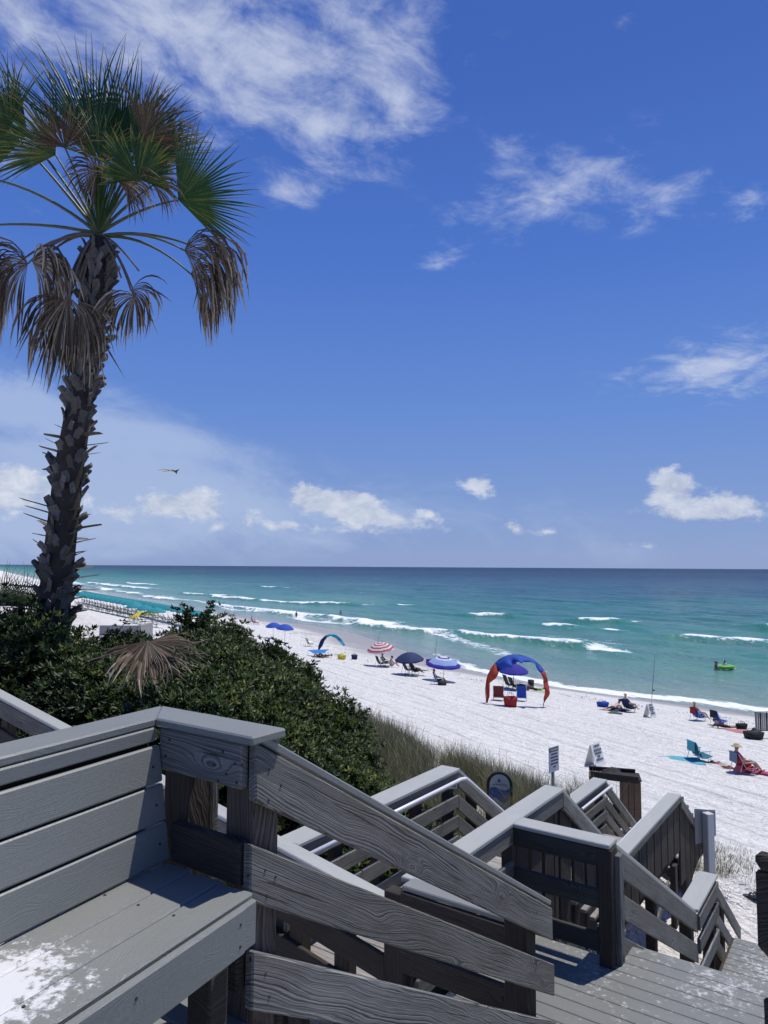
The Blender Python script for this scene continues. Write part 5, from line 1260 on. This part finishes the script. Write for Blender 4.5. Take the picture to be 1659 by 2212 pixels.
# ---- couple lying by the rod
p = spot(1322, 1534); heap('dark blue towel under the prone sunbather', p, 2.1, 1.1, .08, C_NAVY, seed=7, rot=.4)
person('bare backed person lying prone reading beside a person in a chair', p, FACE+.05, 'prone', 1, 'dark', None, C_BLK, sc=1.05); bag('blue bag at the feet of the prone sunbather', spot(1302, 1527), .55, .4, .3, C_BLUE, rot=.3)
heap('crumpled green and dark cloth in front of the prone sunbather', spot(1327, 1542), .9, .4, .2, cloth('moss_cloth', (.10, .14, .08)), seed=9)
p = spot(1356, 1538); chair('dark navy low chair beside the prone sunbather', p, FACE+.1, C_NAVY, .62, .5, frame=DARKM); person('fair haired person leaning back in the dark navy chair', p, FACE+.1, 'chair', 1, 'blond', C_NAVY, C_BLK)
rod('tall fishing rod in a holder beside the folding sign', (1407, 1524), (1414.5, 1416))
# ---- folding signs
def aframe(label, base, w, h, rot):
    p = spot(*base); e = empty('folding_sign', p, label, 'sign'); M = local(p, rot); s = h*.32
    m = plain('sign_white', (.74, .74, .72), .5, .04); dk = plain('sign_ink', (.06, .07, .10), .6)
    for sg in (-1, 1):
        V = [(-w/2, sg*s, 0), (w/2, sg*s, 0), (w/2, sg*.015, h), (-w/2, sg*.015, h)]
        pn = link('panel', poly_mesh('panel', V, [(0, 1, 2, 3)], .02), m, e, M)
        for k, (u, x0, x1) in enumerate(((.86, -.30, .30), (.68, -.38, .38), (.54, -.34, .36), (.40, -.16, .14), (.27, -.36, .38))):
            z = h*u; y = sg*(s*(1-u)+.015*u); dzz = h*.045; n = Vector((0, sg*h, s)).normalized()*.0235
            y2 = sg*(s*(1-u-.09)+.015*(u+.09)); xs = x0*w
            wi = 0
            while xs < x1*w:
                wl = w*(.09+.07*((k*7+wi*3) % 4)/3)
                V2 = [Vector((xs, y, z)), Vector((min(xs+wl, x1*w), y, z)), Vector((min(xs+wl, x1*w), y2, z+h*.09)), Vector((xs, y2, z+h*.09))]
                link('lettering', poly_mesh('lettering', [tuple(v+n) for v in V2], [(0, 1, 2, 3)], .002), dk, pn, M); xs += wl+w*.035; wi += 1
aframe('white folding sign on the sand behind the trash enclosure', (1286, 1653), .68, .82, .75); aframe('far white folding sign beside the tall fishing rod', (1404, 1550), .68, .80, .75)
# ---- right hand group by the water
p = spot(1506, 1557); chair('red and blue striped low chair near the wash at the right', p, FACE-.05, C_BLUE, .62, .5, towel=C_RED); person('tanned fair haired person sitting in the red and blue chair', p, FACE-.05, 'chair', 0, 'blond', C_ORNG, C_BLUE)
p = spot(1551, 1567); chair('empty low chair with black and pink towels over its back', p, FACE-.1, C_BLUE, .7, .5, towel=C_BLK); heap('pink towel hanging off the empty low chair', spot(1556, 1567), .35, .35, .42, C_PINK, seed=11)
person('person in black lying face down in front of the empty chair', spot(1565, 1574), math.pi+FACE-.3, 'prone', 0, 'dark', C_BLK, C_BLK, sc=.95); heap('pink patterned towel spread beside the lying person', spot(1592, 1580), 2.0, 1.0, .10, cloth('rose_cloth', (.55, .25, .24)), seed=13, rot=-.2)
bag('black cloth arch shaped bag on the rose towel', spot(1602, 1577), .5, .2, .35, C_BLK, rot=.1)
p = spot(1652, 1594); e = empty('striped_lounger', p, 'grey striped lounger back cut by the right picture edge', 'chair'); M = local(p, .15)
for k in range(11): link('slat', box_mesh('slat', -.45+k*.12, 0, .85, .10, .03, .95, .01), (C_STRIPE, C_GREY, C_BLK)[k % 3 if k % 4 else 0], e, M)
for x_ in (-.5, .85): link('leg', tube_mesh('leg', [(x_, 0, 0), (x_, .02, 1.38)], .022, 6), DARKM, e, M)
link('top_bar', tube_mesh('top_bar', [(-.52, 0, 1.36), (.87, 0, 1.36)], .022, 6), DARKM, e, M); link('low_bar', tube_mesh('low_bar', [(-.52, 0, .36), (.87, 0, .36)], .022, 6), DARKM, e, M)
bag('black duffel bag at the foot of the striped lounger', spot(1628, 1597), .75, .45, .38, C_BLK, rot=.2); heap('dark crumpled clothes behind the duffel bag', spot(1628, 1588), .5, .5, .5, C_BLK, seed=15)
# ---- nearer group
p = spot(1465, 1643); heap('turquoise patterned towel spread on the near sand', p, 1.8, 1.15, .10, C_AQUA, seed=17, rot=-.15)
p = spot(1508, 1645); chair('teal and aqua folding chair beside the turquoise towel', p, FACE-.25, cloth('deep_teal_cloth', (.03, .16, .20), .15), .68, .45, frame=cloth('aqua_tube', (.10, .36, .52), 0, .4), wid=.66, towel=C_AQUA)
for k, (x, y, m, lab) in enumerate(((1540, 1650, C_BLK, 'dark shoes and clothes in front of the teal chair'), (1553, 1652, C_PINK, 'small pink cloth bundle right of the teal chair'), (1565, 1656, C_CREAM, 'pale crumpled clothes between the two near chairs'), (1572, 1660, C_MAR, 'maroon cloth bundle left of the pink towel chair'))):
    heap(lab, spot(x, y), .45, .35, .16, m, 'clothes', 'clothes', 20+k)
p = spot(1602, 1671); chair('low chair draped with a pink striped towel in the near group', p, FACE-.3, C_RED, .66, .5, towel=cloth('slate_cloth', (.16, .20, .32), .1), wid=.62)
heap('red and pink towel falling off the near chair', spot(1597, 1672), .35, .30, .55, C_PINK, seed=25); heap('magenta towel lying in front of the near chair', spot(1628, 1670), 1.1, .55, .22, cloth('magenta_cloth', (.50, .06, .14)), seed=26, rot=-.5)
person('person in a straw hat sitting in the pink draped chair', p, FACE-.3, 'chair', 0, 'dark', C_PINK, C_RED, hat=STRAW)
pts = []; hts = []
for _ in range(240):
    t0 = g2.uniform(22, 130); s0 = float(shore(t0)) - g2.uniform(5.5, 8.5)*(1.0 if t0 < 55 else 1.7)
    x, y = .866*s0 - .5*t0, .5*s0 + .866*t0
    for _k in range(g2.randint(3, 9)): pts.append((x+g2.gauss(0, .25), y+g2.gauss(0, .25), gz(x, y)+.01)); hts.append(g2.uniform(.03, .09))
tag(link('sea_wrack', grass_mesh('sea_wrack', np.array(pts), np.array(hts), (.6, .2), 71, .05, .25), GRASS), 'scattered dark seaweed scraps along the last tide line', kind='stuff')
# ---- sandals near the stair foot
RUB = plain('black_rubber', (.012, .012, .013), .6)
for k, (x, y, rot) in enumerate(((1617, 1940, -.5), (1628, 1944, -.9), (1642, 1934, -.2))):
    p = spot(x, y); e = empty('flip_flop', p, ('left black flip flop on the sand at the right edge', 'middle black flip flop tipped on its side near the stairs', 'right black flip flop next to pale driftwood')[k], 'shoe'); M = local(p+Vector((0, 0, .02)), rot)
    V = [(-.13, -.035, 0), (-.05, -.04, 0), (.06, -.05, 0), (.13, -.03, 0), (.145, 0, 0), (.13, .03, 0), (.06, .045, 0), (-.05, .035, 0), (-.13, .03, 0), (-.145, 0, 0)]
    link('sole', poly_mesh('sole', V, [tuple(range(10))], .025), RUB, e, M); link('strap', tube_mesh('strap', [(.0, -.045, .0), (.04, -.02, .05), (.08, 0, .02), (.04, .02, .05), (.0, .042, 0)], .008, 6), RUB, e, M)
p = spot(1648, 1935); tag(link('driftwood', tube_mesh('driftwood', [p+Vector((-.12, .1, .02)), p+Vector((.1, .05, .05)), p+Vector((.3, -.05, .03))], [.01, .025, .012], 6), plain('pale_wood', (.5, .47, .43), .9)), 'pale driftwood stick beside the flip flops', 'driftwood')
# ---- bathers
def wade(label, px, py, depth, skin, hair, top, bottom, hd):
    d = fwd + rgt*((px-CX)/F) - upv*((py-CY)/F); k = -CAMZ/d.z; q = d*k
    return person(label, Vector((q.x, q.y, -depth)), hd, 'stand', skin, hair, top, bottom)
wade('dark wet bather standing thigh deep left of the other bather', 640, 1333.5, .55, 2, 'dark', C_BLK, C_BLK, 2.2); wade('bather with bare back walking out through the foam', 736, 1329, .62, 0, 'dark', None, C_CREAM, 1.2)
wade('swimmer up to the chest beside the green float', 1546, 1444, 1.02, 0, 'dark', C_MAR, None, 2.6)
wade('second swimmer close behind the first, left of the green float', 1549.5, 1443.5, 1.12, 1, 'dark', C_WHITE, None, 2.9)
d = fwd + rgt*((1566-CX)/F) - upv*((1443-CY)/F); q = d*(-CAMZ/d.z) + Vector((0, 0, CAMZ))
bm = bmesh.new(); V = []; Fc = []
for i in range(20):
    for j in range(8):
        a, b_ = 2*math.pi*i/20, 2*math.pi*j/8; V.append((( .48+.17*math.cos(b_))*math.cos(a)*1.5, (.48+.17*math.cos(b_))*math.sin(a), .12+.17*math.sin(b_)))
for i in range(20):
    for j in range(8): Fc.append((i*8+j, ((i+1) % 20)*8+j, ((i+1) % 20)*8+(j+1) % 8, i*8+(j+1) % 8))
bm.free(); tag(link('swim_float', poly_mesh('swim_float', V, Fc, 0, True), C_GRN, None, Matrix.Translation(q)), 'lime green inflatable float on the water', 'float')
person('person lying on the lime green float', q + Vector((-.1, 0, .0)), .3, 'ground', 0, 'dark', C_WHITE, C_BLK, dz=-.12)
# ---- rows of rental umbrellas and loungers far left
proto = None
def copy_tree(o, parent=None):
    c = o.copy(); col.objects.link(c); c.parent = parent
    for ch in o.children: copy_tree(ch, c)
    return c
def row(px0, py0, px1, py1, n, label, group, zcan):
    global proto
    d0 = fwd + rgt*((px0-CX)/F) - upv*((py0-CY)/F); d1 = fwd + rgt*((px1-CX)/F) - upv*((py1-CY)/F)
    A_ = d0*((zcan-CAMZ)/d0.z); B_ = d1*((zcan-CAMZ)/d1.z)
    for k in range(n):
        u = k/(n-1); q = A_.lerp(B_, u); q = Vector((q.x, q.y, gz(q.x, q.y)))
        if proto is None: proto = umbrella3(label, q, 2.35, 1.12, [C_TEAL], (0, 0), group, 'rental_umbrella'); e = proto
        else: e = copy_tree(proto); e.location = q
        e['label'] = label; e['group'] = group; e.rotation_euler.z = k*.7
        lounge_spots.append((q, k))
lounge_spots = []
row(182, 1290, 440, 1336, 30, 'teal rental umbrella in the long row along the water', 'teal umbrellas, water row', 3.6)
row(168, 1303, 292, 1317, 12, 'teal rental umbrella in the short row nearer the dune', 'teal umbrellas, dune row', 3.9)
row(290, 1327, 338, 1333, 3, 'teal rental umbrella of the small cluster above the hedge', 'teal umbrellas, small cluster', 3.9)
lp = None
for q, k in lounge_spots:
    for s in ((-1, 1) if k % 2 else (1,)):
        p = Vector((q.x - .3, q.y + s*.6 - .5, 0)); p.z = gz(p.x, p.y)
        if lp is None: lp = chair('dark wooden rental lounger set out under the teal umbrellas', p, FACE, cloth('lounger_cloth', (.10, .09, .085), .05), .8, .5, 'rental_lounger', plain('teak', (.10, .065, .045), .7), .6, None, .34, 'rental loungers under the teal umbrellas', .8); e = lp
        else: e = copy_tree(lp); e.location = p
for (x0, y0), w_, h_, lab in (((322, 1333), 1.7, 1.1, 'bright yellow sheet stretched among the far loungers'), ((292, 1341), .7, .6, 'small yellow sheet left of the larger yellow one')):
    p = spot(x0, y0); V = [(-w_, -.9, .25), (w_*.9, -.7, .5), (w_, .9, 1.3), (-w_*.3, .8, .9)]
    tag(link('yellow_sheet', poly_mesh('yellow_sheet', V, [(0, 1, 2, 3)], .03), C_YEL, None, Matrix.Translation(p)), lab, 'sheet')
# grey wall of a neighbouring deck behind the hedge
wp_ = at(258, 1345, 27.0); e = empty('garden_wall', Vector((wp_.x, wp_.y, gz(wp_.x, wp_.y))), 'low grey wall with pale coping showing above the hedge', 'wall'); CONC = plain('grey_render', (.30, .30, .29), .9, .1, 3)
link('wall', box_mesh('wall', wp_.x, wp_.y, wp_.z-1.6, 1.40, .25, 3.0, .01), CONC, e); link('coping', box_mesh('coping', wp_.x+.05, wp_.y-.2, wp_.z-.50, 1.5, .25, .06, .01), plain('pale_coping', (.62, .61, .59), .8), e)
link('return_wall', box_mesh('return_wall', wp_.x+.78, wp_.y+.6, wp_.z-1.58, .14, 1.4, 3.0, .01), CONC, e)
# ---- weathered fence rail at the far left
fp = at(20, 1302, 14.2); e = empty('fence', Vector((fp.x, fp.y, gz(fp.x, fp.y))), 'brown timber fence rail left of the palm', 'fence')
link('rail', box_mesh('rail', fp.x-.3, fp.y, fp.z, 1.7, .05, .14, .008), plain('fence_brown', (.10, .065, .045), .9, .2), e)
for k in (-1.0, .2): link('post', box_mesh('post', fp.x+k, fp.y+.06, fp.z-.9, .09, .06, 2.0, .005), MATS['fence_brown'], e)
# ---- signs by the dune
p = at(1079, 1668, 13.6) - Vector((0, 0, .66))
e = empty('oval_sign', p, 'round topped sign with dark rope frame and blue wave picture in the grass', 'sign'); M = local(p, -.12)
def arch(w, h, y, n=18): return [(-w/2, y, 0)] + [(-w/2*math.cos(math.pi*i/n), y, h-w/2+w/2*math.sin(math.pi*i/n)*1.05) for i in range(n+1)] + [(w/2, y, 0)]
link('panel', poly_mesh('panel', arch(.38, .62, 0.0), [tuple(range(21))], .02), plain('sign_pale', (.50, .53, .50), .6, .06), e, M)
link('rope_frame', tube_mesh('rope_frame', arch(.42, .64, 0.0), .032, 8), plain('dark_rope', (.02, .022, .028), .8, .3, 60, .8), e, M)
def wave(y0, amp, base, yy): return [(-.18, yy, base)] + [(-.18+.36*i/12, yy, y0+amp*math.sin(i*.55+base*7)) for i in range(13)] + [(.18, yy, base)]
link('wave_picture', poly_mesh('wave_picture', wave(.36, .030, .02, -.030), [tuple(range(15))], .003), plain('wave_blue', (.012, .075, .30), .5, .2, 20), e, M)
link('wave_picture', poly_mesh('wave_picture', wave(.16, .05, .02, -.036), [tuple(range(15))], .003), plain('wave_pale', (.22, .32, .40), .5, .2, 20), e, M)
link('emblem', box_mesh('emblem', -.01, -.032, .51, .045, .006, .05, .001), MATS['wave_blue'], e, M)
for k in range(5): link('lettering', box_mesh('lettering', -.11+.055*k, -.032, .435+.004*(k % 2), .04, .006, .012, .001), plain('sign_ink', (.06, .07, .10), .6), e, M)
for s in (-1, 1): link('post', box_mesh('post', s*.13, .05, -.25, .07, .05, .8, .005), WOODD, e, M)
p = at(1197, 1700, 15.2); p.z = gz(p.x, p.y)
e = empty('notice_sign', p, 'tilted white notice board with dark heading on a post', 'sign'); top_ = at(1195, 1614, 15.2).z - p.z; M = local(p, .75)
link('panel', box_mesh('panel', 0, 0, top_-.24, .36, .015, .52, .004), plain('sign_white', (.74, .74, .72), .5, .04), e, M); link('post', box_mesh('post', .02, .04, top_*.5-.25, .06, .05, top_+.3, .005), plain('galv_post', (.42, .42, .41), .6), e, M)
link('heading', box_mesh('heading', 0, -.010, top_-.045, .33, .006, .085, .001), plain('heading_grey', (.08, .08, .10), .6), e, M)
for k, (x0, x1) in enumerate(((-.11, .11), (-.13, .13), (-.12, .13), (-.13, .12), (-.03, .05))):
    x = x0; j = 0
    while x < x1:
        w_ = .025+.02*((j*5+k*3) % 3)/2; link('lettering', box_mesh('lettering', min(x+w_/2, x1), -.010, top_-.135-.065*k, w_, .005, .032, .0005), MATS['heading_grey'], e, M); x += w_+.012; j += 1
for k in range(6): link('lettering', box_mesh('lettering', -.12+.048*k, -.0145, top_-.045, .03, .003, .03, .0005), MATS['sign_white'], e, M)
p = at(1533, 1885, 11.9); p.z = gz(p.x, p.y); zt = at(1530, 1756, 11.9).z
e = empty('sign_post', p, 'back of a grey sign plate on a pale square post by the stair foot', 'sign'); M = local(p, .30)
PALE = plain('pale_post', (.50, .51, .49), .6, .06); h_ = zt-p.z
link('post', box_mesh('post', 0, 0, h_*.5-.2, .13, .13, h_+.4, .008), PALE, e, M)
V = [(-.20, .07, h_-.50), (.13, .07, h_-.47), (.16, .07, h_-.42), (.21, .07, h_-.40), (.21, .07, h_+.0), (-.20, .07, h_+.06)]
link('panel', poly_mesh('panel', V, [tuple(range(6))], .012), plain('sign_back', (.24, .25, .25), .5, .05), e, M)
link('collar', box_mesh('collar', .0, .0, .0, .17, .17, .10, .01), plain('sign_white', (.74, .74, .72)), e, M)
# ---- trash enclosure
p = at(1325, 1745, 16.2); p.z = gz(p.x, p.y); e = empty('bin_enclosure', p, 'brown timber bin enclosure with dark top beam beyond the railings', 'bin'); M = local(p, -.25); hT = at(1325, 1670, 16.2).z - p.z
BROWN = lumber('bin_lumber', (.075, .048, .034), (.24, .165, .12), warm=.2, knots=.2)
def crate(cx, w, d_, h_):
    nx = max(2, round(w/.13)); ny = max(2, round(d_/.13))
    for k in range(nx):
        for sy_ in (-1, 1): link('plank', box_mesh('plank', cx-w/2+(k+.5)*w/nx, sy_*d_/2, h_/2, w/nx-.008, .03, h_, .005), BROWN, e, M)
    for k in range(ny):
        for sx_ in (-1, 1): link('plank', box_mesh('plank', cx+sx_*(w/2+.012), -d_/2+(k+.5)*d_/ny, h_/2, .03, d_/ny-.008, h_, .005), BROWN, e, M)
crate(-.36, .24, .42, hT-.04); crate(.36, .36, .50, hT-.10)
link('top_beam', box_mesh('top_beam', -.04, -.26, hT-.02, .98, .05, .15, .01), plain('char_beam', (.028, .022, .02), .9, .3), e, M @ Matrix.Rotation(.05, 4, 'Y')); link('top_beam', box_mesh('top_beam', .0, .27, hT, 1.0, .05, .10, .01), MATS['char_beam'], e, M)
link('lid', box_mesh('lid', .36, 0, hT-.05, .44, .58, .04, .01), MATS['char_beam'], e, M)
heap('dark rubbish sack on top of the bin enclosure', p + Vector((0, .0, hT-.02)), .45, .4, .16, C_BLK, 'rubbish_sack', 'sack', 31)
# ---- kite
p = at(380, 1018, 120.0); e = empty('kite', p, 'small dark bird shaped kite with a yellow tail in the sky', 'kite')
link('wing', poly_mesh('wing', [(-.9, 0, .35), (-.1, .1, .12), (.6, 0, .4), (.2, 0, -.1), (.1, .2, -.5), (-.2, 0, -.1)], [(0, 1, 5), (1, 2, 3), (1, 3, 4, 5)], .02), C_BLK, e, Matrix.Translation(p))
link('tail', tube_mesh('tail', [p+Vector((-.2, 0, -.1)), p+Vector((-1.0, 0, .12)), p+Vector((-2.0, 0, -.05)), p+Vector((-3.2, 0, .22))], [.09, .07, .05, .02], 6), C_YEL, e); link('tail', tube_mesh('tail', [p+Vector((-.2, 0, 0)), p+Vector((-1.6, 0, .25)), p+Vector((-2.8, 0, .3))], [.03, .05, .01], 6), C_ORED, e)
# render effort
scene.cycles.max_bounces = 6; scene.cycles.diffuse_bounces = 3; scene.cycles.glossy_bounces = 2; scene.cycles.transmission_bounces = 2; scene.cycles.transparent_max_bounces = 4
scene.cycles.use_adaptive_sampling = True; scene.cycles.adaptive_threshold = 0.02
scene.cycles.caustics_reflective = False; scene.cycles.caustics_refractive = False
